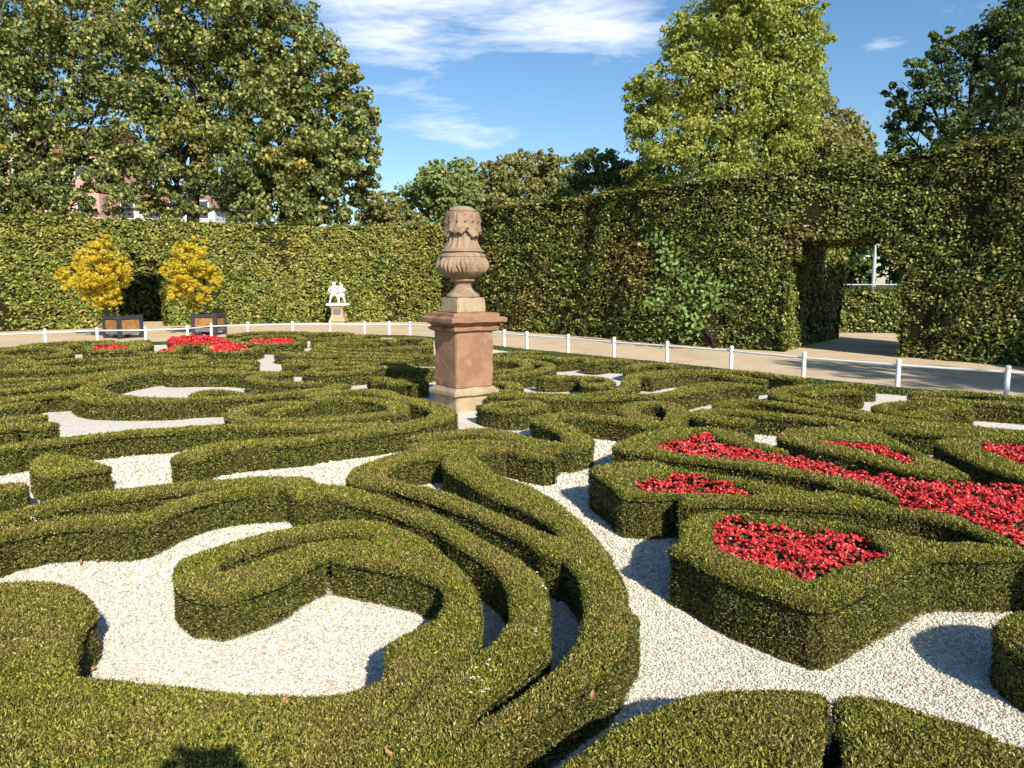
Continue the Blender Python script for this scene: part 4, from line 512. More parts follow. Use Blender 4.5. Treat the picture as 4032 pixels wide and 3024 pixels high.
TREES_ = [
 ('chestnut_tree', 'big chestnut filling the upper left corner, leftmost of the three behind the hedge', (-24.5, 38), [(-22.25, 37.17, 13.31, 2.35), (-21.37, 38.79, 11.9, 2.45), (-23.63, 38.6, 10.14, 2.32), (-19.83, 37.44, 13.6, 2.25), (-21.86, 37.99, 8.09, 1.94), (-23.9, 37.88, 6.78, 2.05), (-20.17, 38.35, 9.66, 1.96), (-19.81, 38.66, 7.54, 1.75), (-21.5, 37.07, 5.82, 1.34), (-18.2, 36.92, 11.62, 1.89), (-22.1, 38.77, 16.52, 2.57), (-25.33, 37.85, 12.7, 2.73), (-26.6, 38.6, 9.49, 2.79), (-25.24, 36.86, 6.22, 2.0), (-19.25, 37.88, 15.98, 2.05), (-24.3, 38.51, 12.04, 2.09), (-23.03, 37.38, 5.42, 1.35), (-25.21, 39.02, 5.36, 1.41), (-22.76, 38.92, 6.47, 1.64), (-20.36, 36.93, 5.38, 1.11), (-18.8, 36.92, 5.8, 1.33)], 'chestnut', 0.19, 60000, {'seed': 1, 'trunk': 0.42, 'gap': 0.12}),
 ('chestnut_tree', 'middle chestnut with yellowing patches, its dark trunk showing between the leaves', (-15.8, 38.5), [(-14.14, 37.66, 13.46, 2.38), (-16.48, 39.3, 11.39, 2.6), (-14.21, 39.11, 9.81, 2.24), (-16.83, 37.93, 13.75, 2.17), (-15.42, 38.49, 7.95, 2.2), (-13.66, 38.38, 6.4, 1.85), (-17.57, 38.85, 8.67, 1.99), (-16.72, 39.17, 6.05, 1.77), (-12.66, 37.56, 11.99, 1.92), (-13.91, 37.41, 16.01, 2.48), (-17.51, 39.28, 16.51, 2.36), (-17.87, 38.34, 10.73, 1.62), (-18.28, 39.11, 6.49, 1.65), (-11.36, 37.35, 15.78, 1.8)], 'chestnut', 0.19, 56000, {'seed': 2, 'trunk': 0.42, 'gap': 0.14}),
 ('chestnut_tree', 'rightmost chestnut whose rounded edge meets the blue sky', (-11.2, 37), [(-8.47, 36.19, 11.02, 1.74), (-7.7, 37.77, 9.54, 1.55), (-10.05, 37.59, 12.82, 1.7), (-7.12, 36.46, 7.21, 1.36), (-10.05, 36.99, 8.34, 2.34), (-8.71, 36.89, 5.59, 1.67), (-10.89, 37.34, 5.85, 1.91), (-11.02, 37.64, 10.56, 2.15), (-11.26, 36.1, 13.37, 1.74), (-6.94, 35.95, 8.15, 1.19), (-7.01, 37.75, 6.11, 1.02), (-11.75, 36.85, 7.69, 1.89), (-12.53, 37.58, 5.44, 1.36), (-8.52, 35.89, 7.33, 1.73), (-7.36, 36.88, 10.99, 0.78), (-11.77, 37.49, 12.18, 1.81), (-9.58, 36.4, 4.9, 0.99)], 'chestnut', 0.19, 60000, {'seed': 3, 'trunk': 0.42, 'gap': 0.05}),
 ('plane_tree', 'tall yellow-green tree rising above the right hedge against the sky', (14.5, 52), [(14.37, 50.86, 17.86, 3.06), (12.62, 53.08, 16.83, 2.88), (17.68, 52.82, 17.62, 2.7), (10.63, 51.24, 14.04, 2.47), (13.68, 51.99, 13.07, 3.29), (17.21, 51.84, 13.9, 2.97), (8.78, 52.47, 13.61, 1.58), (19.4, 52.9, 17.07, 1.53), (9.28, 50.73, 10.8, 2.29), (12.23, 50.53, 9.62, 2.74), (16.53, 53.05, 10.62, 3.19), (14.55, 51.79, 20.12, 2.65), (8.05, 52.82, 14.72, 0.89), (10.53, 50.45, 16.63, 1.46), (8.93, 51.83, 8.94, 1.72), (18.23, 52.69, 11.45, 2.22), (13.64, 51.15, 7.97, 2.16), (19.55, 53.39, 14.86, 1.45), (8.64, 53.25, 12.15, 1.12), (18.01, 50.54, 18.31, 1.37)], 'plane', 0.22, 95000, {'seed': 4, 'trunk': 0.6, 'gap': 0.05, 'sub': 75}),
 ('lime_tree', 'olive-brown rounded tree right of the tall yellow-green tree', (22.5, 56), [(20.84, 54.77, 12.14, 2.47), (19.82, 57.17, 11.31, 2.41), (23.67, 56.89, 11.91, 1.88), (24.01, 55.18, 10.04, 1.49), (22.07, 55.98, 10.16, 2.36), (21.48, 55.83, 14.06, 1.08), (19.34, 56.51, 9.59, 2.04), (24.7, 56.97, 11.92, 1.2)], 'olive', 0.24, 26000, {'seed': 5, 'trunk': 0.45}),
 ('pine_tree', 'dark green tree at the upper right, branches spreading in tiers', (20.5, 36), [(18.04, 35.21, 9.4, 1.27), (20.22, 36.75, 11.16, 1.55), (21.72, 36.57, 12.12, 1.76), (22.19, 35.47, 12.97, 1.82), (17.67, 35.99, 8.66, 1.08), (17.0, 35.89, 10.15, 0.69), (21.4, 36.33, 9.03, 1.64), (23.43, 36.62, 10.32, 1.98), (24.07, 35.12, 11.9, 2.75), (17.63, 34.98, 10.71, 0.84), (19.48, 36.73, 12.37, 0.77), (24.17, 35.85, 14.26, 2.16), (18.24, 36.57, 7.64, 0.99), (19.21, 34.92, 7.97, 1.26), (22.46, 35.88, 8.14, 1.51)], 'darkgreen', 0.17, 42000, {'seed': 6, 'trunk': 0.35, 'gap': 0.2}),
 ('lime_tree', 'sunlit green tree low on the horizon left of the urn', (-6.2, 66), [(-5.54, 64.55, 9.24, 2.33), (-4.19, 67.38, 10.54, 1.7), (-7.94, 67.04, 8.38, 2.02), (-6.91, 65.03, 9.86, 1.25), (-4.9, 65.98, 7.51, 2.38), (-3.33, 65.8, 8.63, 1.78), (-6.09, 66.6, 11.0, 1.0)], 'green', 0.3, 17000, {'seed': 7, 'trunk': 0.4}),
 ('oak_tree', 'olive-brown tree on the horizon right above the urn', (1, 68), [(-0.23, 66.51, 10.61, 1.8), (1.99, 69.42, 11.6, 1.59), (3.81, 69.08, 11.15, 1.75), (-1.03, 67.0, 8.76, 2.02), (1.76, 67.98, 8.86, 2.25), (-1.83, 67.79, 10.78, 1.22), (4.2, 68.62, 9.32, 2.07), (0.57, 69.18, 12.15, 1.04), (3.26, 66.34, 11.91, 0.8)], 'olive', 0.3, 18000, {'seed': 8, 'trunk': 0.4}),
 ('ash_tree', 'dark green tree on the horizon between the urn and the tall yellow-green tree', (9, 64), [(6.01, 62.6, 10.62, 1.51), (7.8, 65.33, 11.2, 1.38), (9.31, 65.01, 10.04, 1.96), (4.78, 63.06, 8.7, 1.71), (6.93, 63.98, 8.62, 1.93), (8.79, 63.81, 8.42, 1.92), (6.57, 64.58, 11.82, 0.78), (11.26, 65.11, 8.93, 1.96)], 'midgreen', 0.28, 17000, {'seed': 9, 'trunk': 0.35}),
 ('maple_tree', 'yellowish olive tree low behind the hedge beside the rightmost chestnut', (-10.5, 60), [(-9.54, 58.68, 7.54, 1.2), (-8.82, 61.25, 6.91, 1.33), (-10.83, 60.95, 6.71, 1.32), (-9.3, 59.12, 5.88, 1.42), (-10.8, 59.98, 8.02, 0.72), (-7.64, 59.82, 5.93, 1.26)], 'olive', 0.26, 12000, {'seed': 10, 'trunk': 0.3}),
 ('holly_tree', 'very dark dense tree behind the railing, left of the lamp post', (17.8, 41), [(17.26, 40.1, 2.89, 1.21), (18.92, 41.85, 4.41, 1.26), (18.25, 41.65, 5.85, 1.5), (16.57, 40.4, 4.79, 1.46), (18.19, 40.99, 1.95, 1.11), (15.89, 40.88, 2.92, 1.23)], 'darkgreen', 0.2, 13000, {'seed': 11, 'trunk': 0.3, 'fork': 0.1}),
 ('holly_tree', 'very dark dense tree behind the railing, right of the lamp post', (21.5, 41.5), [(19.88, 40.59, 2.91, 1.22), (21.66, 42.37, 4.45, 1.28), (20.24, 42.16, 5.41, 1.52), (21.53, 40.89, 5.77, 1.48), (21.13, 41.49, 1.96, 1.12), (22.98, 41.37, 2.93, 1.49)], 'darkgreen', 0.2, 13000, {'seed': 12, 'trunk': 0.3, 'fork': 0.1}),
 ('lime_tree', 'tree standing outside the picture at right, shading the path and the far right hedges', (13.9, -1), [(14.2, -0.8, 8, 1.9), (15, 0, 8.6, 1.7), (13.4, 0.6, 9.6, 1.5), (14.8, -1.8, 6.9, 1.5), (14.2, -0.2, 6.4, 1.2)], 'green', 0.2, 9000, {'seed': 30, 'trunk': 0.25}),
 ('robinia_tree', 'yellowish green branches at the upper right edge in front of the dark tiered tree', (18.6, 30), [(18.31, 29.34, 9.58, 0.85), (19.85, 30.63, 8.57, 1.01), (18.41, 30.47, 8.79, 0.55), (19.01, 29.56, 10.93, 0.89), (18.72, 29.99, 7.67, 0.54), (17.99, 29.91, 9.57, 0.47), (20.65, 30.27, 9.66, 1.09), (17.94, 30.52, 8.37, 0.37)], 'midgreen', 0.14, 15000, {'seed': 41, 'trunk': 0.2, 'gap': 0.15}),
]
SHRUBS_ = [('yellow_shrub', 'wide yellow autumn shrub in the left planter, beside the archway', (-12.25, 23.75), [(-12.38, 23.18, 1.98, 0.59), (-13.5, 24.19, 1.88, 0.52), (-12.29, 24.08, 1.85, 0.55), (-12.22, 23.35, 2.53, 0.48), (-12.76, 23.69, 1.43, 0.48), (-12.24, 23.63, 1.29, 0.4), (-13.77, 23.92, 1.92, 0.29), (-11.96, 24.11, 1.74, 0.29), (-11.57, 23.12, 2.25, 0.28), (-11.99, 23.03, 2.9, 0.25), (-13.17, 24.18, 2.42, 0.38), (-12.6, 23.6, 1.01, 0.2)], 'yellow', 0.085, 17000, {'seed': 21, 'trunk': 0.05, 'sub': 30, 'fork': 0.9, 'group': 'yellow shrubs in planters', 'gap': 0.12, 'asp': 0.55}), ('yellow_shrub', 'taller yellow autumn shrub in the right planter, just right of the archway', (-10.0, 25.2), [(-10.15, 24.65, 2.0, 0.59), (-11.13, 25.73, 2.09, 0.46), (-10.08, 25.6, 2.01, 0.52), (-10.2, 24.83, 2.51, 0.51), (-10.63, 25.19, 1.48, 0.49), (-10.01, 25.12, 1.34, 0.42), (-10.2, 25.43, 2.9, 0.31), (-9.81, 25.64, 1.71, 0.31), (-10.89, 24.59, 2.14, 0.24), (-10.33, 24.49, 2.72, 0.29), (-10.56, 25.71, 1.02, 0.28)], 'yellow', 0.088, 16000, {'seed': 22, 'trunk': 0.05, 'sub': 30, 'fork': 0.9, 'group': 'yellow shrubs in planters', 'gap': 0.12, 'asp': 0.55})]
PLANTERS_ = [(-12.1, 23.95, 1.05, 'left wooden planter with dark corner posts, behind the fence'), (-9.95, 25.3, -0.05, 'right wooden planter with dark corner posts, behind the largest far flower bed')]
LPX = 15.37
# ------------------------------------------------------------ ground
def sheet(name, pts, z, mat, kind='structure', thick=0):
    b = bmesh.new(); vs = [b.verts.new((x, y, z)) for x, y in pts]; f = b.faces.new(vs)
    if f.normal.z < 0 or True: bmesh.ops.recalc_face_normals(b, faces=b.faces[:])
    f.normal_update()
    if f.normal.z < 0: f.normal_flip()
    bmesh.ops.triangulate(b, faces=b.faces[:])
    me = bpy.data.meshes.new(name); b.to_mesh(me); b.free(); me.materials.append(mat)
    return tag(link(name, me), kind=kind)
sheet('ground', [(-400, -60), (400, -60), (400, 600), (-400, 600)], -.012, M['ground'])
POSTS = [(-15.6, 17.6), (-14.7, 18.7), (-13.6, 19.7), (-12.5, 20.58), (-11.51, 21.33), (-10.37, 21.75), (-9.43, 22.35), (-9.19, 23.51), (-8.37, 24.37), (-7.03, 24.65), (-5.86, 24.8), (-4.74, 24.75), (-3.94, 24.69), (-3.25, 24.5), (-2.3, 23.6), (-1.55, 22.4), (-.85, 21.1), (-.2, 20.2), (0.38, 19.45), (1.35, 18.4), (2.3, 17.29), (3.28, 16.2), (4.28, 14.94), (5.21, 13.65), (6.26, 12.38), (7.39, 11.38), (8.4, 10.4), (9.1, 9.3), (9.6, 8.0)]
inner = [(x * .985 - .0, y - .12) for x, y in POSTS]
pter = inner + [(10.2, 5), (10.2, -4), (-17, -4), (-17, 16)]
sheet('path', [(-40, -25), (16, -25), (16, 16), (22, 27.5), (4, 29.5), (-1, 36), (-12, 36), (-24, 30), (-40, 24)], -.004, M['path'])
grass_poly = pter
sheet('lawn_strip', grass_poly, .002, plain('grass turf', (.045, .06, .012), .95, .1, c2=(.09, .085, .03), vscale=5, bump=.6, bscale=60))
def shrink(poly, d):
    out = []; n = len(poly)
    cx = sum(p[0] for p in poly) / n; cy = 8
    for x, y in poly:
        dx, dy = cx * 0 - 1 - x, cy - y; l = math.hypot(dx, dy); out.append((x + dx / l * d, y + dy / l * d))
    return out
gravel_poly = shrink(inner, .75) + [(9.6, 5), (9.6, -4), (-16.5, -4), (-16.5, 15.5)]
sheet('gravel_bed', gravel_poly, .006, M['gravel'])
# steel edging strip between turf and path
eb = MB()
for a, b in zip(inner, inner[1:]):
    l = math.dist(a, b); eb.box(((a[0] + b[0]) / 2, (a[1] + b[1]) / 2, .012), (l, .012, .05), math.atan2(b[1] - a[1], b[0] - a[0]))
tag(eb.build('path_edging', M['iron']), 'thin dark edging strip between the turf and the sandy path', 'edging')

# ------------------------------------------------------------ low clipped hedges
G = 'clipped yew hedges of the parterre'
for i, (label, h, outer, holes) in enumerate(OUTLINES):
    o = link('yew_hedge', outline_hedge(h + .0013 * (i % 5), outer, holes)); tag(o, label, 'hedge', G)
for i, (label, h, w, pts) in enumerate(RIBBONS):
    o = link('yew_hedge', ribbon_hedge(h + .0017 * (i % 7) - .004, w, pts)); tag(o, label, 'hedge', G)

# ------------------------------------------------------------ flower beds
def inside(P, poly):
    x, y = P[:, 0], P[:, 1]; c = np.zeros(len(P), bool); n = len(poly)
    for i in range(n):
        (x1, y1), (x2, y2) = poly[i], poly[(i + 1) % n]
        if y1 == y2: continue
        c ^= ((y1 > y) != (y2 > y)) & (x < (x2 - x1) * (y - y1) / (y2 - y1) + x1)
    return c
for label, h, outer in BEDS:
    lp = [tuple(p) for p in catmull(outer, True, .15)]; A = np.array(lp); lo_, hi_ = A.min(0), A.max(0); ar = (hi_ - lo_).prod()
    ymid = np.median(A[:, 1]); s = float(np.clip(.003 * ymid, .0135, .045)); root = empty('flower_bed', (float(A[:, 0].mean()), float(ymid), 0))
    tag(root, label, 'flower bed', 'beds of red begonias', 'stuff')
    def pts(density):
        n = int(ar * density); P = np.stack([lo_[0] + rng.random(n) * (hi_[0] - lo_[0]), lo_[1] + rng.random(n) * (hi_[1] - lo_[1])], 1); P = P[inside(P, lp)]
        return np.concatenate([P, np.zeros((len(P), 1))], 1)
    def hill(P): return h + .035 + .02 * smooth_noise(P, 7) + .03 * smooth_noise(P, 26)
    P = pts(1.6 / s ** 2); P[:, 2] = hill(P) - .02 - rng.random(len(P)) * .08
    V, Q = leaf_quads(P, np.tile([0., 0, 1], (len(P), 1)), s * 1.9, s * 1.4, .8, .3, center=True)
    o = link('foliage', raw_mesh('begonia foliage', V, Q, None, [M['begonia_leaf']]), root); o.location = -root.location
    # each blossom: two or three round petals round a point
    C = pts(.46 / s ** 2); C[:, 2] = hill(C) + rng.random(len(C)) * .02 - .005
    Vs = []; Fs = []; k0 = 0; n = len(C)
    for k in range(3):
        a = rng.random(n) * 6.28; off = np.stack([np.cos(a), np.sin(a), rng.random(n) * .6 - .1], 1) * s * .42
        ctr = C + off; N = unit(np.array([0, -.25, 1.0]) + .9 * rnd_unit(n) * np.array([1, 1, .6])); N[:, 2] = np.abs(N[:, 2])
        T1 = unit(np.cross(N, rnd_unit(n))); T2 = np.cross(N, T1); rr = (s * (.42 + .3 * rng.random(n)))[:, None]
        ring = [ctr + (T1 * math.cos(t) + T2 * math.sin(t)) * rr - N * rr * .25 * (j % 2) for j, t in enumerate(np.linspace(0, 2 * math.pi, 6, endpoint=False))]
        V = np.stack([ctr + N * rr * .1] + ring, 1).reshape(-1, 3); base = np.arange(n)[:, None] * 7 + k0
        for j in range(6): Fs.append(np.concatenate([base, base + 1 + j, base + 1 + (j + 1) % 6], 1))
        Vs.append(V); k0 += n * 7
    o = link('blossoms', raw_mesh('begonia blossoms', np.concatenate(Vs), None, np.concatenate(Fs), [M['begonia']]), root); o.location = -root.location
    soil = [(x * 1.0, y) for x, y in lp]
    b = bmesh.new(); f = b.faces.new([b.verts.new((x, y, h - .09)) for x, y in soil]); bmesh.ops.triangulate(b, faces=[f]); me = bpy.data.meshes.new('soil'); b.to_mesh(me); b.free(); me.materials.append(M['soil'])
    o = link('soil', me, root); o.location = -root.location

# ------------------------------------------------------------ loose gravel in front, grass at the edge
def blocked(P):
    m = np.zeros(len(P), bool)
    for lo, hs_ in NEAR_POLYS:
        A = np.array(lo); bb = (P[:, 0] > A[:, 0].min()) & (P[:, 0] < A[:, 0].max()) & (P[:, 1] > A[:, 1].min()) & (P[:, 1] < A[:, 1].max())
        if not bb.any(): continue
        idx = np.where(bb)[0]; q = inside(P[idx], lo)
        for hh in hs_: q &= ~inside(P[idx], hh)
        m[idx] |= q
    return m
n = 260000; Y = 2.2 + (rng.random(n)) ** 1.5 * 6.3; P = np.stack([(rng.random(n) * 2 - 1) * (Y * .72), Y, np.full(n, .008)], 1)
keep = ~blocked(P); P = P[keep]; n = len(P)
s = .0052 * (.7 + .7 * rng.random(n)) * np.clip(P[:, 1] / 3.6, .9, 2.0)
a = rng.random(n) * 6.28; fl = .5 + .35 * rng.random(n); el_ = .75 + .5 * rng.random(n)
offs = np.array([(1, 0, 0), (0, 1, 0), (-1, 0, 0), (0, -1, 0), (0, 0, 1), (0, 0, -1)], float)
V = np.zeros((n, 6, 3)); tilt = rng.normal(size=(n, 3)) * .3
for k in range(6):
    x, y, z = offs[k]; jx = 1 + .25 * rng.normal(size=n)
    px, py, pz = x * el_ * jx, y * jx, z * fl
    V[:, k, 0] = P[:, 0] + s * (px * np.cos(a) - py * np.sin(a) + tilt[:, 0] * pz * 2); V[:, k, 1] = P[:, 1] + s * (px * np.sin(a) + py * np.cos(a) + tilt[:, 1] * pz * 2)
    V[:, k, 2] = P[:, 2] + s * (pz + tilt[:, 0] * px + tilt[:, 1] * py) + s * .3
T = np.array([(0, 1, 4), (1, 2, 4), (2, 3, 4), (3, 0, 4), (1, 0, 5), (2, 1, 5), (3, 2, 5), (0, 3, 5)])
F = (np.arange(n)[:, None, None] * 6 + T[None]).reshape(-1, 3)
tag(link('gravel', raw_mesh('gravel stones', V.reshape(-1, 3), None, F, [M['pebble']])), 'loose white gravel stones covering the ground between the hedges', 'gravel', kind='stuff')
# white stones lying on the hedges
for nm, spots in STONES_:
    Vs = []; Fs = []
    for k, (x, y, z, s_) in enumerate(spots):
        q = offs * np.array([1.1, .9, .7]) * s_ * (1 + .2 * rng.normal(size=(6, 1))) + np.array([x, y, z]); Vs.append(q); Fs.append(T + k * 6)
    tag(link('stray_stones', raw_mesh('stray stones', np.concatenate(Vs), None, np.concatenate(Fs), [M['petal_white']])), nm, 'stones', 'stray gravel stones lying on the hedges', 'stuff')
# grass strip near the fence
P = []
for a, b in zip(inner, inner[1:]):
    l = math.dist(a, b); k = int(l * 900); t = rng.random(k)[:, None]; q = np.array(a) * (1 - t) + np.array(b) * t
    c = np.array([-1., 8.]) - q; q = q + c / np.linalg.norm(c, axis=1, keepdims=True) * (rng.random((k, 1)) * .85); P.append(q)
P = np.concatenate(P); P = np.concatenate([P, np.full((len(P), 1), .01)], 1)
V, Q = leaf_quads(P, np.tile([0., 0, 1], (len(P), 1)), .07, .022, .9, .9)
tag(link('grass', raw_mesh('grass', V, Q, None, [M['grass']])), 'strip of short turf between the outer hedges and the white fence', 'grass', kind='stuff')
# dry leaves
for k, (x, y, z, r_, lb) in enumerate(DRY_):
    b = bmesh.new(); L = .019
    v = [b.verts.new(p) for p in ((-L, 0, 0), (-L * .3, L * .5, .012), (L * .5, L * .35, .006), (L, 0, .016), (L * .4, -L * .4, .01), (-L * .4, -L * .45, .004), (0, 0, -.004))]
    for j in range(6): b.faces.new((v[6], v[j], v[(j + 1) % 6]))
    me = bpy.data.meshes.new('dry leaf'); b.to_mesh(me); b.free(); me.materials.append(M['dry'] if 'dry' in M else M.setdefault('dry', plain('dry leaf', (.36, .17, .07), .7)))
    o = link('dry_leaf', me); o.location = (x, y, z); o.rotation_euler = (.2, -.3, r_); tag(o, lb, 'leaf', 'dry fallen leaves')

# ------------------------------------------------------------ white fence
fence = empty('white_fence', (POSTS[0][0], POSTS[0][1], 0)); tag(fence, 'low white fence of round posts and one rail curving round the garden', 'fence')
for i, (x, y) in enumerate(POSTS):
    o = MB().lathe([(.04, 0), (.037, .40), (.037, .43), (.043, .435), (.043, .452), (.038, .456), (.038, .47), (.026, .482)], (x, y, 0), 14).build('post', M['white'], fence, True); o.location = (-fence.location.x, -fence.location.y, 0)
for i, (a, b) in enumerate(zip(POSTS, POSTS[1:])):
    o = MB().tube([(a[0], a[1], .375 + .006 * math.sin(i * 2.1)), (b[0], b[1], .375 + .006 * math.sin((i + 1) * 2.1))], .019, 10).build('rail', M['white'], fence, True); o.location = (-fence.location.x, -fence.location.y, 0)

# ------------------------------------------------------------ urn on its pedestal
UX, UY, UR = -.655, 10.36, R(35)
ped = empty('urn_pedestal', (UX, UY, 0), UR); tag(ped, 'square red sandstone pedestal with buff base and moulded cornice in the middle of the hedges', 'pedestal')
def rough_box(c, d, n=6, amp=.004, bev=.012, seed=0, chip=0):
    b = bmesh.new(); bmesh.ops.create_cube(b, size=1); 
    for v in b.verts: v.co = Vector((v.co.x * d[0], v.co.y * d[1], v.co.z * d[2]))
    bmesh.ops.bevel(b, geom=b.edges[:], offset=bev, segments=2, affect='EDGES')
    bmesh.ops.subdivide_edges(b, edges=[e for e in b.edges if e.calc_length() > .1], cuts=n, use_grid_fill=True)
    rs = random.Random(seed)
    for v in b.verts:
        P_ = np.array([[v.co.x + seed, v.co.y, v.co.z]]); k = float(smooth_noise(P_, 11)[0]) * amp + float(smooth_noise(P_, 37)[0]) * amp * .6
        e_ = sum(1 for q, dd in zip(v.co, d) if abs(abs(q) - dd / 2) < bev * 1.1)
        if e_ >= 2 and chip: k -= max(0, float(smooth_noise(P_, 19)[0])) * chip
        v.co += Vector(v.co.x and (v.co.x / d[0], v.co.y / d[1], v.co.z / d[2])).normalized() * k + Vector(c)
    return b
def pbox(name, c, d, mat, **k):
    b = rough_box(c, d, **k); me = bpy.data.meshes.new(name); b.to_mesh(me); b.free(); me.materials.append(mat)
    for p in me.polygons: p.use_smooth = False
    return link(name, me, ped)
pbox('plinth', (0, 0, .085), (.59, .59, .25), M['sand_buff'], seed=1, chip=.01)
# base moulding, cornice: square lathes
def sqlathe(name, prof, mat, amp=.003, wav=0):
    b = bmesh.new(); n = 16; rows = []
    for r_, z in prof:
        row = []
        for s_ in range(4):
            for k in range(n):
                t = -1 + 2 * k / n; p = [(t, -1), (1, t), (-t, 1), (-1, -t)][s_]
                q = Vector((p[0] * r_, p[1] * r_, z)); P_ = np.array([[q.x * 1.0, q.y, z]]); kk = float(smooth_noise(P_, 17)[0]) * amp + float(smooth_noise(P_, 45)[0]) * amp * .5
                q.x *= 1 + kk; q.y *= 1 + kk; q.z += kk * .5; row.append(b.verts.new(q))
        rows.append(row)
    m_ = 4 * n
    for a, c in zip(rows, rows[1:]):
        for i in range(m_): b.faces.new((a[i], a[(i + 1) % m_], c[(i + 1) % m_], c[i]))
    b.faces.new(rows[0][::-1]); b.faces.new(rows[-1]); bmesh.ops.recalc_face_normals(b, faces=b.faces[:])
    me = bpy.data.meshes.new(name); b.to_mesh(me); b.free(); me.materials.append(mat); return link(name, me, ped)
sqlathe('base_moulding', [(.298, .205), (.318, .21), (.345, .225), (.348, .262), (.343, .272), (.322, .29), (.303, .312), (.296, .32)], M['sand_buff'], .012)
pbox('shaft', (0, 0, .69), (.582, .582, .75), M['sand_red'], seed=3, chip=.014, amp=.006, n=10)
sqlathe('cornice', [(.295, 1.055), (.315, 1.065), (.345, 1.08), (.35, 1.11), (.315, 1.125), (.318, 1.14), (.36, 1.165), (.40, 1.178), (.425, 1.19), (.428, 1.235), (.40, 1.25), (.352, 1.258), (.35, 1.302), (.34, 1.308)], M['sand_red'], .014)
pbox('urn_block', (0, 0, 1.405), (.435, .435, .2), M['sand_buff'], seed=5, chip=.016, n=6)

urn = empty('stone_urn', (UX, UY, 1.505)); tag(urn, 'weathered sandstone urn carved with acanthus leaves, standing on the square pedestal', 'urn')
prof = [(.0, 0), (.215, 0), (.222, .012), (.222, .03), (.21, .042), (.2, .05), (.175, .065), (.14, .095), (.118, .13), (.108, .165), (.108, .19), (.118, .2), (.15, .208), (.168, .22), (.168, .235), (.155, .245), (.175, .262), (.235, .29), (.285, .335), (.312, .39), (.322, .45), (.318, .51), (.3, .555), (.29, .572), (.262, .578), (.268, .592), (.29, .6), (.285, .612), (.262, .628), (.232, .66), (.206, .71), (.186, .77), (.176, .83), (.172, .9), (.172, .98), (.178, 1.05), (.182, 1.09), (.17, 1.105), (.165, 1.115), (.172, 1.12), (.176, 1.14), (.165, 1.155), (.14, 1.163), (.125, 1.18), (.08, 1.192), (0, 1.195)]
pz = np.array([p[1] for p in prof]); pr = np.array([p[0] for p in prof])
arc = np.concatenate([[0], np.cumsum(np.hypot(np.diff(pz), np.diff(pr)))]); t = np.linspace(0, arc[-1], 260)
rr = np.interp(t, arc, pr); zz = np.interp(t, arc, pz); NS = 192; th = np.arange(NS) / NS * 2 * math.pi
def sstep(a, b, x): q = np.clip((x - a) / (b - a), 0, 1); return q * q * (3 - 2 * q)
TH, ZZ = np.meshgrid(th, zz); RR = np.repeat(rr[:, None], NS, 1)
# carved leaves on the bowl: fans of ribs
u = (TH * 7 / (2 * math.pi)) % 1 - .5; zb = (ZZ - .26) / .27
env = np.where((zb > 0) & (zb < 1), np.clip(1 - (np.abs(u) * 2.0) ** 2 * (.2 + .9 * np.clip(zb, 0, 1)), 0, 1), 0) * np.sin(np.clip(zb, 0, 1) * math.pi) ** .5 * (1 - sstep(.78, 1, zb + .15 * np.cos(u * 40)))
rib = .5 + .5 * np.cos(u * 2 * math.pi * 3.5 / (.35 + .65 * np.clip(zb, .05, 1)))
RR = RR + env * (.008 + .048 * rib ** 1.5) - .018 * ((zb > 0) & (zb < 1)) * (1 - env)
# fluting on the neck
f1 = sstep(.61, .68, ZZ) * (1 - sstep(.86, .95, ZZ)); RR = RR - f1 * .026 * (np.abs(np.cos(TH * 8))) ** .7 + f1 * .01
RR = RR + .003 * smooth_noise(np.stack([TH.ravel() * 3, ZZ.ravel() * 9, RR.ravel()], 1), 2.2).reshape(RR.shape)
V = np.stack([RR * np.cos(TH), RR * np.sin(TH), ZZ], -1).reshape(-1, 3)
i, j = np.meshgrid(np.arange(len(zz) - 1), np.arange(NS), indexing='ij'); j2 = (j + 1) % NS
Q = np.stack([i * NS + j, i * NS + j2, (i + 1) * NS + j2, (i + 1) * NS + j], -1).reshape(-1, 4)
link('urn_body', raw_mesh('urn body', V, Q, None, [M['sand_dull']], smooth=True), urn)
# drooping acanthus leaves under the rim
b = bmesh.new(); rs = random.Random(4)
def frond(a0, ln, half, ztop, flare, curl, lobes):
    nu, nv = 10, 16; rows = []
    for a_ in range(nv + 1):
        v_ = a_ / nv; row = []
        lob = 1 - .42 * abs(math.sin(v_ * math.pi * lobes)) ** .6 if v_ > .25 else 1 - .1 * v_
        w_ = half * (.55 + .75 * math.sin(min(1, v_ * 1.15) * math.pi * .62)) * lob * (1 - max(0, v_ - .82) * 4.2)
        for c_ in range(nu + 1):
            u_ = c_ / nu * 2 - 1; ang = a0 + u_ * w_ / .19
            z = ztop - ln * v_ + .05 * max(0, v_ - .8) - .02 * abs(u_) * v_
            rad = .176 + flare * math.sin(v_ * 1.75) + curl * v_ ** 4 + .016 * abs(math.cos(u_ * 2.5 * math.pi)) * (1 - .3 * v_) - .03 * u_ * u_ * v_ + (.012 if abs(u_) < .12 else 0)
            row.append(b.verts.new((rad * math.cos(ang), rad * math.sin(ang), z)))
        rows.append(row)
    for p, q in zip(rows, rows[1:]):
        for c_ in range(nu): b.faces.new((p[c_], p[c_ + 1], q[c_ + 1], q[c_]))
for k in range(6):
    a0 = 2 * math.pi * k / 6 + .35
    frond(a0, .31 if k % 2 else .27, .1, 1.1, .034, .03, 3)
    frond(a0 + .52, .22 + .04 * (k % 2), .075, 1.11, .03, .02, 2)
for k in range(14):
    a0 = 2 * math.pi * k / 14; frond(a0, .13 + .03 * rs.random(), .022, 1.112, .03, .02, 1)
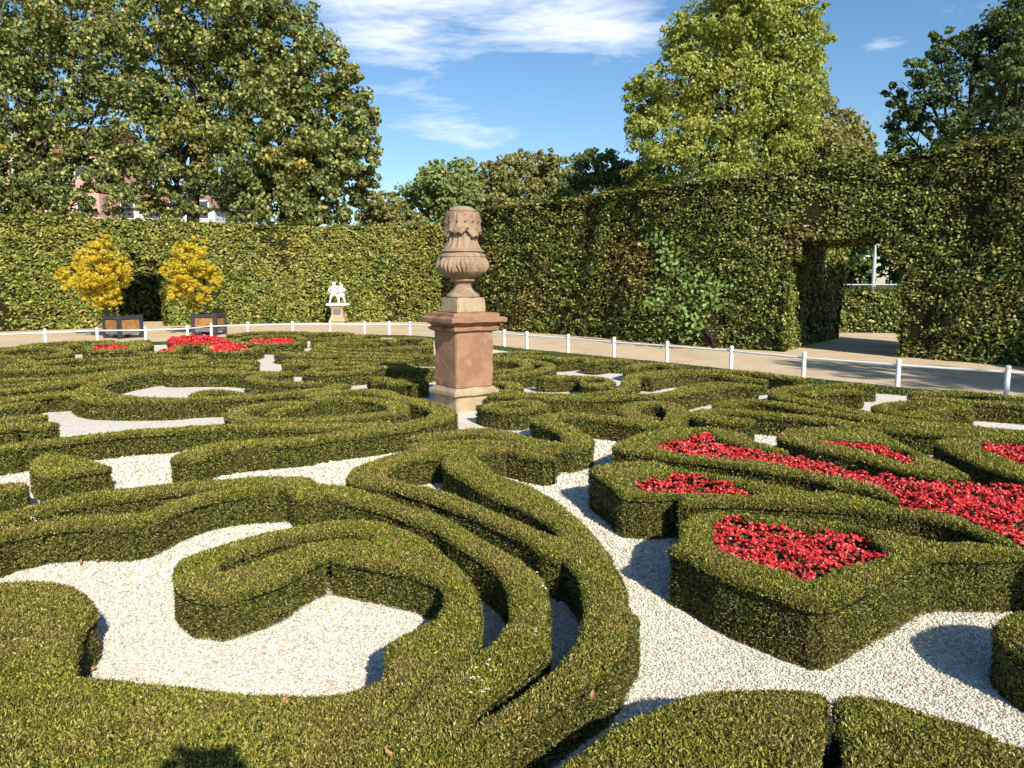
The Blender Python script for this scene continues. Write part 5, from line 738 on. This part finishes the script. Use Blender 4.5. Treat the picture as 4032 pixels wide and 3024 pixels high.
me = bpy.data.meshes.new('acanthus'); b.to_mesh(me); b.free(); me.materials.append(M['sand_dull'])
for p in me.polygons: p.use_smooth = True
o = link('acanthus_leaves', me, urn); md = o.modifiers.new('thick', 'SOLIDIFY'); md.thickness = .016; md.offset = -1
# ------------------------------------------------------------ tall hornbeam hedges
def leaf_big(P, f=.0044, lo=.06, hi=.16): return np.clip(f * np.sqrt(P[:, 0] ** 2 + P[:, 1] ** 2), lo, hi)
def tall_hedge(name, label, line, thick, mat, openings=(), cover=2.0, holes=0, seed=0, group=None, szf=leaf_big, cell=.25, cat='hedge', hang=.0):
    """line: (x, y, height) along the front face; openings: (s0, s1, top) in metres along the line"""
    xs = np.array([p[0] for p in line]); ys = np.array([p[1] for p in line]); hs_ = np.array([p[2] for p in line])
    S = np.concatenate([[0], np.cumsum(np.hypot(np.diff(xs), np.diff(ys)))]); n = int(S[-1] / cell); ss = np.linspace(0, S[-1], n + 1)
    X = np.interp(ss, S, xs); Yv = np.interp(ss, S, ys); Hh = np.interp(ss, S, hs_)
    # round the bends
    for _ in range(4): X[1:-1] = (X[:-2] + X[2:] + 2 * X[1:-1]) / 4; Yv[1:-1] = (Yv[:-2] + Yv[2:] + 2 * Yv[1:-1]) / 4
    dx = np.gradient(X); dy = np.gradient(Yv); l = np.hypot(dx, dy); nx, ny = dy / l, -dx / l        # front normal, towards the garden
    nz = int(max(Hh) / cell); rs = np.random.default_rng(seed)
    solid = np.ones((n, nz), bool); sm = (ss[:-1] + ss[1:]) / 2; zm = (np.arange(nz) + .5) / nz
    for s0, s1, top in openings:
        for i in range(n):
            if s0 < sm[i] < s1:
                c = abs((sm[i] - (s0 + s1) / 2) / ((s1 - s0) / 2)); tp = top * (1 - .3 * c ** 3) + .12 * math.sin(sm[i] * 5); solid[i, (zm * Hh[i]) < tp] = False
    def pt(i, k, back):
        h = Hh[i] * k / nz; q = thick if back else 0; b_ = .08 * smooth_noise(np.array([[X[i], Yv[i], h]]), .9)[0]
        return np.array([X[i] + nx[i] * (b_ * (not back)) - nx[i] * q, Yv[i] + ny[i] * (b_ * (not back)) - ny[i] * q, h])
    G_ = np.array([[[pt(i, k, bk) for bk in (0, 1)] for k in range(nz + 1)] for i in range(n + 1)])
    tris = []; nor = []; V = []; F = []
    def quad(a, b, c, d, nn, leaf=True, body=True):
        if body: k = len(V); V.extend([p - nn * .1 for p in (a, b, c, d)]); F.append((k, k + 1, k + 2, k + 3))
        if leaf: tris.extend([(a, b, c), (a, c, d)]); nor.extend([nn, nn])
    up = np.array([0, 0, 1.])
    for i in range(n):
        fn = np.array([nx[i], ny[i], 0]); along = np.array([dx[i] / l[i], dy[i] / l[i], 0])
        for k in range(nz):
            if not solid[i, k]: continue
            hole = holes and rs.random() < holes * (1 if HOLEZONE(X[i], k / nz) else 0)
            g = G_
            quad(g[i, k, 0], g[i + 1, k, 0], g[i + 1, k + 1, 0], g[i, k + 1, 0], fn, True, not hole)
            if not hole: quad(g[i + 1, k, 1], g[i, k, 1], g[i, k + 1, 1], g[i + 1, k + 1, 1], -fn, False)
            if k == nz - 1 or not solid[i, k + 1]: quad(g[i, k + 1, 0], g[i + 1, k + 1, 0], g[i + 1, k + 1, 1], g[i, k + 1, 1], up)
            if k > 0 and not solid[i, k - 1]: quad(g[i, k, 1], g[i + 1, k, 1], g[i + 1, k, 0], g[i, k, 0], -up)
            if i == 0 or not solid[i - 1, k]: quad(g[i, k, 1], g[i, k, 0], g[i, k + 1, 0], g[i, k + 1, 1], -along)
            if i == n - 1 or not solid[i + 1, k]: quad(g[i + 1, k, 0], g[i + 1, k, 1], g[i + 1, k + 1, 1], g[i + 1, k + 1, 0], along)
    P, N = sample_tris(tris, nor, cover, szf); s = szf(P)
    d_ = rs.random(len(P)); P = P + N * (.12 * smooth_noise(P * np.array([1, 1, .45]), 2.6)[:, None] + .07 * smooth_noise(P, 7.5)[:, None] + (.14 * d_[:, None] - .1))
    tp_ = (N[:, 2] > .9) & (rs.random(len(P)) < .12); P[tp_, 2] += rs.random(tp_.sum()) * .22      # shoots above the clipped top
    Vl, Ql = leaf_quads(P, N * .75 + np.array([0, 0, .65]), s * (.7 + .9 * rs.random(len(P)) ** 2), s * .6, .6, .35, -.15, True)
    nb = len(V); Va = np.concatenate([np.array(V), Vl]); Q = np.concatenate([np.array(F), Ql + nb])
    mq = np.concatenate([np.zeros(len(F), int), np.ones(len(Ql), int)])
    o = link(name, raw_mesh(name, Va, Q, None, [M['twigs'], mat], mq)); tag(o, label, cat, group); return o
HOLEZONE = lambda x, z: True
TG = 'tall clipped hornbeam hedges round the garden'
Lline = [(-24, 21, 4.05), (-17.9, 27.0, 4.05), (-15.3, 29.4, 4.05), (-11.9, 31.6, 4.05), (-8.5, 33.3, 4.05), (-5.1, 33.9, 4.1), (-2.6, 33.0, 4.2), (-1.7, 31.0, 4.25)]
seg0 = math.dist((-24, 21), (-17.9, 27)); seg1 = seg0 + math.dist((-17.9, 27), (-15.3, 29.4))
tall_hedge('hornbeam_hedge', 'long tall yellow-green hornbeam hedge across the left background with a dark archway', Lline, 1.5, M['hornbeam'], [(seg1 + .25, seg1 + 2.05, 2.75)], 1.7, group=TG)
Rline = [(-1.7, 31.0, 4.25), (-1.1, 28.3, 4.35), (2.3, 24.5, 4.35), (3.9, 21.9, 4.35), (5.4, 20.0, 4.35), (6.7, 18.95, 4.4), (8.0, 18.3, 4.5), (9.0, 17.55, 4.55), (10.4, 15.8, 4.6), (11.6, 14.0, 4.6), (12.8, 11, 4.5), (13, 5, 4.4), (12.8, 0, 4.4)]
def arc_at(line, i): return sum(math.dist(line[k][:2], line[k + 1][:2]) for k in range(i))
s_open = arc_at(Rline, 5)
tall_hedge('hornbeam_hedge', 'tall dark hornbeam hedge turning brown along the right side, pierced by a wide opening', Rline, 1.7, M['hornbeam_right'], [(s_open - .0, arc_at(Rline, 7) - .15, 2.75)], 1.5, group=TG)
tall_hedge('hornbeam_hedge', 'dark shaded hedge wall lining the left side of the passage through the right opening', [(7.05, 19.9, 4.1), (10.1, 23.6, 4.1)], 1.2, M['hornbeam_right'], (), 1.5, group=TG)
tall_hedge('hornbeam_hedge', 'hedge wall added behind the right jamb to keep sun out of the passage', [(11.3, 20.8, 4.1), (10.3, 19.5, 4.1)], 1.2, M['hornbeam_right'], (), 1.5, group=TG)  # added blocker, hidden by the jamb: shades the left passage wall
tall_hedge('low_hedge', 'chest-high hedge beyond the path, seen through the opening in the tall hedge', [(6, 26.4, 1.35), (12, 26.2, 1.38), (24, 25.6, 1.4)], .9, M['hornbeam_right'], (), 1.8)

tall_hedge('hornbeam_hedge', 'inner hedge added behind the left archway to make it dark', [(-21, 31.5, 3.7), (-12, 37.2, 3.7)], 1.0, M['hornbeam_right'], (), 1.3, group=TG)  # added backdrop in the front hedge's shadow, so the archway reads dark
# bright sapling growing through the right hedge
sap = empty('sapling', (5.2, 19.9, 0)); tag(sap, 'fresh green broad-leaved sapling growing out of the dark right hedge', 'plant')
P = []; rs = np.random.default_rng(3); stems = MB()
for (x, y, z, r_) in SAPL_:
    k = int(85 * r_); q = rs.normal(size=(k, 3)) * np.array([r_ * .45, .1, r_ * .4]) + np.array([x, y, z]); P.append(q); stems.tube([(5.2, 19.75, .02), ((x + 5.2) / 2, y + .1, z * .55), (x, y + .05, z)], [.03, .02, .008], 6)
P = np.concatenate(P); V, Q = leaf_quads(P, np.tile([-.2, -1., .4], (len(P), 1)), .12, .085, .6, .1, -.3, True)
o = link('leaves', raw_mesh('sapling leaves', V, Q, None, [M['sapling']]), sap); o.location = -sap.location
o = stems.build('stem', M['bark'], sap); o.location = -sap.location

# ------------------------------------------------------------ trees
def tree(name, label, base, blobs, mat, leaf, n_leaf, seed=0, trunk=.35, sub=60, group='trees round the garden', fork=.35, shell=.8, limbs=True, asp=.7, gap=0.0):
    rs = np.random.default_rng(seed); root = empty(name, (base[0], base[1], 0)); tag(root, label, 'tree', group)
    C = np.array([b_[:3] for b_ in blobs], float); Rr = np.array([b_[3] for b_ in blobs], float); w = Rr ** 2; w = w / w.sum()
    P = []; N = []; cent = C.mean(0)
    for c, r_, q in zip(C, Rr, w):
        k = max(6, int(sub * (r_ / Rr.mean()) ** 1.5)); d = rs.normal(size=(k, 3)); d /= np.linalg.norm(d, axis=1, keepdims=True); d[:, 1] -= .35
        sc = c + d * r_ * (.45 + .5 * rs.random((k, 1))); sr = r_ * (.13 + .17 * rs.random(k) ** 1.5); keep = rs.random(k) > gap; sc, sr = sc[keep], sr[keep]; k = len(sc)
        if not k: continue
        m = int(n_leaf * q / k)
        for s_, r2 in zip(sc, sr):
            u = rs.normal(size=(m, 3)); u /= np.linalg.norm(u, axis=1, keepdims=True); rad = (shell + (1.05 - shell) * rs.random((m, 1))) * (.75 + .35 * rs.random((m, 1)))
            P.append(s_ + u * rad * r2 * np.array([1.15, 1.15, .8])); N.append(u + .35 * (s_ - c) / r_)
    P = np.concatenate(P); N = unit(np.concatenate(N) + np.array([0, 0, .3]))
    s = leaf * (.7 + .6 * rs.random(len(P)))
    V, Q = leaf_quads(P, N, s, s * asp, .8, .1, -.3, True)
    o = link('crown', raw_mesh('crown', V, Q, None, [mat]), root); o.location = -root.location
    zc = max(1.5, C[:, 2].min() * fork + 1.0); mb = MB(); top = Vector((float(cent[0]), float(cent[1]), float(cent[2] + (C[:, 2].max() - cent[2]) * .6)))
    b0 = Vector((base[0], base[1], -.1)); kx = Vector((base[0], base[1], zc))
    mb.tube([b0, b0 + Vector((0, 0, .5)), kx, kx.lerp(top, .5) + Vector((.3, 0, 0)), top], [trunk * 1.35, trunk, trunk * .8, trunk * .5, trunk * .12], 12)
    for c, r_ in zip(C, Rr):
        t_ = rs.uniform(.05, .6); s0 = kx.lerp(top, t_); e = Vector(c); mid = s0.lerp(e, .5) + Vector((rs.uniform(-.3, .3), rs.uniform(-.3, .3), -.12 * (e - s0).length + rs.uniform(0, .4)))
        mb.tube([s0, mid, e], [trunk * .32, trunk * .2, trunk * .06], 7)
        for _ in range(3):
            d = rs.normal(size=3); d /= np.linalg.norm(d); e2 = e + Vector(d * r_ * .8); mb.tube([mid.lerp(e, rs.uniform(.2, .9)), e2], [trunk * .1, trunk * .03], 5)
    o = mb.build('trunk', M['bark'], root, True); o.location = -root.location
    return root
for (nm, label, base, blobs, mat, leaf, nl, kw) in TREES_:
    tree(nm, label, base, blobs, M[mat], leaf, nl, **kw)

# ------------------------------------------------------------ planters with yellow shrubs
def planter(x, y, rz, label):
    root = empty('planter', (x, y, 0), rz); tag(root, label, 'planter', 'wooden planters behind the fence'); w = .84; hh = .36
    for sx in (-1, 1):
        for sy in (-1, 1): MB().box((sx * hh, sy * hh, .36), (.11, .11, .72), bev=.01).build('corner_post', M['iron'], root)
    for k in range(4):
        a = k * math.pi / 2; c, s = math.cos(a), math.sin(a); o_ = hh + .012
        mb = MB()
        for q in range(5): mb.box((c * o_ - s * (-.24 + .12 * q), s * o_ + c * (-.24 + .12 * q), .42), (.025, .116, .3), a, .003)
        mb.build('plank_panel', M['plank'], root)
        MB().box((c * (o_ + .002), s * (o_ + .002), .18), (.03, .6, .12), a, .004).build('lower_board', M['grey_board'], root)
        MB().box((c * (o_ + .02), s * (o_ + .02), .635), (.05, .68, .1), a, .006).build('top_rail', M['iron'], root)
    MB().box((0, 0, .6), (.7, .7, .05)).build('soil', M['soil'], root)
    MB().box((0, 0, .13), (.68, .68, .02)).build('bottom_board', M['iron'], root)
    return root
for x, y, rz, lb in PLANTERS_: planter(x, y, rz, lb)
for (nm, label, base, blobs, mat, leaf, nl, kw) in SHRUBS_:
    r_ = tree(nm, label, base, blobs, M[mat], leaf, nl, **kw); r_['category'] = 'shrub'

# ------------------------------------------------------------ white statue of two children
SX, SY = -7.25, 32.2
sp = empty('statue_pedestal', (SX, SY, 0)); tag(sp, 'small baluster-shaped stone pedestal under the white statue', 'pedestal')
def sq(name, prof, mat, parent, rz=0):
    b = bmesh.new(); rows = []
    for w_, z in prof: rows.append([b.verts.new((x * w_, y * w_, z)) for x, y in ((-1, -1), (1, -1), (1, 1), (-1, 1))])
    for a, c in zip(rows, rows[1:]):
        for i in range(4): b.faces.new((a[i], a[(i + 1) % 4], c[(i + 1) % 4], c[i]))
    b.faces.new(rows[0][::-1]); b.faces.new(rows[-1]); me = bpy.data.meshes.new(name); b.to_mesh(me); b.free(); me.materials.append(mat); return link(name, me, parent)
sq('pedestal_body', [(.3, 0), (.3, .1), (.34, .11), (.3, .2), (.235, .38), (.235, .64), (.25, .66)], M['sand_buff'], sp)
sq('pedestal_cap', [(.25, .662), (.29, .68), (.3, .72), (.27, .75), (.24, .755)], M['sand_buff'], sp)
MB().box((0, -.238, .5), (.3, .02, .24), 0, .006).build('carved_panel', M['grey_board'], sp)
st = empty('statue', (SX, SY, .757)); st.scale = (1.22, 1.1, 1.05); tag(st, 'white statue of two playing children on a small pedestal before the hedge', 'statue')
sq('statue_base', [(.33, 0), (.35, .02), (.33, .09), (.3, .1)], M['marble'], st)
def skin(name, nodes, edges, mat, parent, sub=2, root=0):
    me = bpy.data.meshes.new(name); me.from_pydata([n_[0] for n_ in nodes], edges, []); o = bpy.data.objects.new(name, me); col.objects.link(o)
    md = o.modifiers.new('skin', 'SKIN'); md.use_smooth_shade = True
    for i, n_ in enumerate(nodes):
        v = me.skin_vertices[0].data[i]; v.radius = (n_[1], n_[2] if len(n_) > 2 else n_[1]); v.use_root = (i == root)
    o.modifiers.new('sub', 'SUBSURF').levels = sub; o.modifiers['sub'].render_levels = sub
    dg = bpy.context.evaluated_depsgraph_get(); m2 = bpy.data.meshes.new_from_object(o.evaluated_get(dg)); bpy.data.objects.remove(o)
    m2.materials.clear(); m2.materials.append(mat)
    for p in m2.polygons: p.use_smooth = True
    return link(name, m2, parent)
def child(ox, pose, name, rz):
    # pelvis, belly, chest, neck, head, headtop | arms | legs
    base = [((0, 0, .42), .085), ((.0, 0, .52), .085), ((.0, 0, .63), .085), ((.0, 0, .71), .035), ((0, -.01, .78), .075), ((0, 0, .85), .06)]
    nodes = list(base); edges = [(0, 1), (1, 2), (2, 3), (3, 4), (4, 5)]
    for side, arm in ((-1, pose[0]), (1, pose[1])):
        k = len(nodes); nodes += [((side * .08, 0, .66), .04), (arm[0], .036), (arm[1], .028), (arm[2], .026)]; edges += [(2, k), (k, k + 1), (k + 1, k + 2), (k + 2, k + 3)]
    for side, leg in ((-1, pose[2]), (1, pose[3])):
        k = len(nodes); nodes += [((side * .055, 0, .36), .065), (leg[0], .05), (leg[1], .032), (leg[2], .028)]; edges += [(0, k), (k, k + 1), (k + 1, k + 2), (k + 2, k + 3)]
    o = skin(name, nodes, edges, M['marble'], st); o.location = (ox, 0, .08); o.rotation_euler = (0, 0, rz); return o
child(-.12, [((-.17, -.02, .55), (-.15, -.1, .45), (-.12, -.14, .42)), ((.18, -.04, .64), (.24, -.05, .74), (.2, -.06, .84)), ((-.1, -.1, .3), (-.14, -.02, .1), (-.16, -.1, .04)), ((.13, -.12, .28), (.14, -.06, .1), (.17, -.14, .05))], 'standing_child', .1)
o = child(.13, [((-.16, -.06, .58), (-.08, -.16, .5), (.0, -.18, .5)), ((.16, -.06, .56), (.14, -.16, .56), (.1, -.2, .62)), ((-.06, -.14, .3), (-.05, -.12, .1), (-.06, -.2, .05)), ((.1, -.12, .3), (.13, -.04, .12), (.17, -.12, .05))], 'seated_child', -.25); o.scale = (1, 1, .88)

# ------------------------------------------------------------ far fence, lamp post, wall beyond the opening
ff = empty('metal_railing', (13, 31, 0)); tag(ff, 'grey metal railing with mesh panels above the chest-high hedge', 'railing')
mb = MB().tube([(9.5, 31, 1.62), (22, 31, 1.62)], .025, 8).tube([(9.5, 31, .15), (22, 31, .15)], .02, 8); o = mb.build('rail', M['metal'], ff); o.location = (-13, -31, 0)
for k in range(6):
    o = MB().box((12.6 + 1.9 * k - 1.9, 31, .82), (.06, .05, 1.62)).build('post', M['metal'], ff); o.location = (-13, -31, 0)
mb = MB()
for k in range(110): mb.box((9.6 + k * .112, 31.0, .88), (.012, .012, 1.45))
o = mb.build('mesh_panel', M['iron'], ff); o.location = (-13, -31, 0)
lp_ = empty('lamp_post', (LPX, 33, 0)); tag(lp_, 'slim pale lamp post behind the metal railing', 'lamp post')
MB().lathe([(.1, 0), (.1, .1), (.075, .2), (.07, 2.9), (.045, 3.0), (.04, 4.3)], n=14).build('pole', M['metal'], lp_, True)
MB().lathe([(.05, 4.3), (.19, 4.36), (.2, 4.62), (.12, 4.72), (.02, 4.78)], n=16).build('lamp_head', M['metal'], lp_, True)
wl = MB().box((12.55, 33.5, .85), (2.2, .3, 1.7), bev=.01).build('garden_wall', plain('pale wall', (.6, .57, .5), .8, .2, var=.2)); tag(wl, 'pale wall beside the end of the metal railing', 'wall')

# ------------------------------------------------------------ houses behind the left trees
def house(label, x0, x1, y0, d, h, wallc, roofc, rows, cols, gable=2.6):
    root = empty('house', ((x0 + x1) / 2, y0, 0)); tag(root, label, 'house', 'houses behind the left trees'); w = x1 - x0
    wm = plain('render ' + str(wallc[0]), wallc, .85, .15, var=.1, vscale=1.5); gl = plain('window glass', (.05, .06, .08), .15, .6); fr = M['white']
    MB().box((0, d / 2, h / 2), (w, d, h)).build('wall', wm, root)
    b = bmesh.new(); e = .35; q = [b.verts.new(p) for p in ((-w / 2 - e, -e, h - .1), (w / 2 + e, -e, h - .1), (w / 2 + e, d + e, h - .1), (-w / 2 - e, d + e, h - .1), (-w / 2 - e, d / 2, h + gable), (w / 2 + e, d / 2, h + gable))]
    for f in ((0, 1, 5, 4), (2, 3, 4, 5), (0, 4, 3), (1, 2, 5), (0, 3, 2, 1)): b.faces.new([q[i] for i in f])
    me = bpy.data.meshes.new('roof'); b.to_mesh(me); b.free(); me.materials.append(plain('tiles ' + str(roofc[0]), roofc, .8, .2, var=.3, vscale=3)); link('roof', me, root)
    for r_ in range(rows):
        for c in range(cols):
            x = -w / 2 + w * (c + .5) / cols; z = 1.6 + r_ * 2.9
            wd = MB().box((x, -.03, z), (1.15, .08, 1.5)).build('window', fr, root)
            p = MB().box((x, -.075, z), (.95, .02, 1.3)).build('pane', gl, root); p.parent = wd
    return root
house('pink rendered house half hidden behind the left trees', -38.5, -31.5, 60, 9, 11.5, (.62, .36, .3), (.35, .15, .1), 4, 3)
house('white house glimpsed between the left trees above the archway', -31.3, -23.5, 62, 9, 7.6, (.8, .79, .76), (.4, .22, .16), 3, 4, 1.6)

# ------------------------------------------------------------ the photographer, standing behind the camera (only the shadow is seen)
pp = empty('person', (0.0, -.42, 0)); tag(pp, 'person holding up a phone, casting the dark shadow at the bottom edge', 'person')
cloth = plain('dark jacket', (.04, .05, .08), .8, .2); skinm = plain('skin', (.5, .3, .22), .5, .4)
nd_ = [((0, 0, .95), .15, .11), ((0, 0, 1.12), .145, .11), ((0, 0, 1.32), .17, .12), ((0, -.0, 1.42), .09, .08), ((0, .0, 1.49), .05), ((0, .02, 1.56), .075, .09), ((0, .02, 1.64), .085, .1), ((0, .01, 1.71), .06, .07)]
ed_ = [(i, i + 1) for i in range(7)]
for s in (-1, 1):
    k = len(nd_); nd_ += [((s * .19, 0, 1.37), .062), ((s * .3, .12, 1.27), .05), ((s * .2, .26, 1.5), .037), ((s * .125, .36, 1.66), .027), ((s * .095, .385, 1.70), .03, .02)]; ed_ += [(2, k), (k, k + 1), (k + 1, k + 2), (k + 2, k + 3), (k + 3, k + 4)]
    k = len(nd_); nd_ += [((s * .1, 0, .86), .1), ((s * .12, .02, .48), .065), ((s * .13, -.03, .1), .045), ((s * .14, .1, .035), .04, .03)]; ed_ += [(0, k), (k, k + 1), (k + 1, k + 2), (k + 2, k + 3)]
skin('body', nd_, ed_, cloth, pp)
for s in (-1, 1):
    for f in range(4):
        z = 1.735 - f * .021; L_ = (.052, .058, .055, .045)[f]
        skin('finger', [((s * .1, .385, z), .0095), ((s * .092, .385 + L_ * .35, z + .002), .009), ((s * .078, .385 + L_ * .35, z), .008), ((s * .06, .392, z), .007)], [(0, 1), (1, 2), (2, 3)], skinm, pp, 1)
    skin('thumb', [((s * .1, .375, 1.66), .012), ((s * .085, .37, 1.645), .011), ((s * .06, .375, 1.65), .009)], [(0, 1), (1, 2)], skinm, pp, 1)
ph = MB().box((0, -.018, 1.69), (.155, .008, .076), bev=.003).build('phone', M['iron']); tag(ph, 'dark phone held up in landscape by the standing person', 'phone')
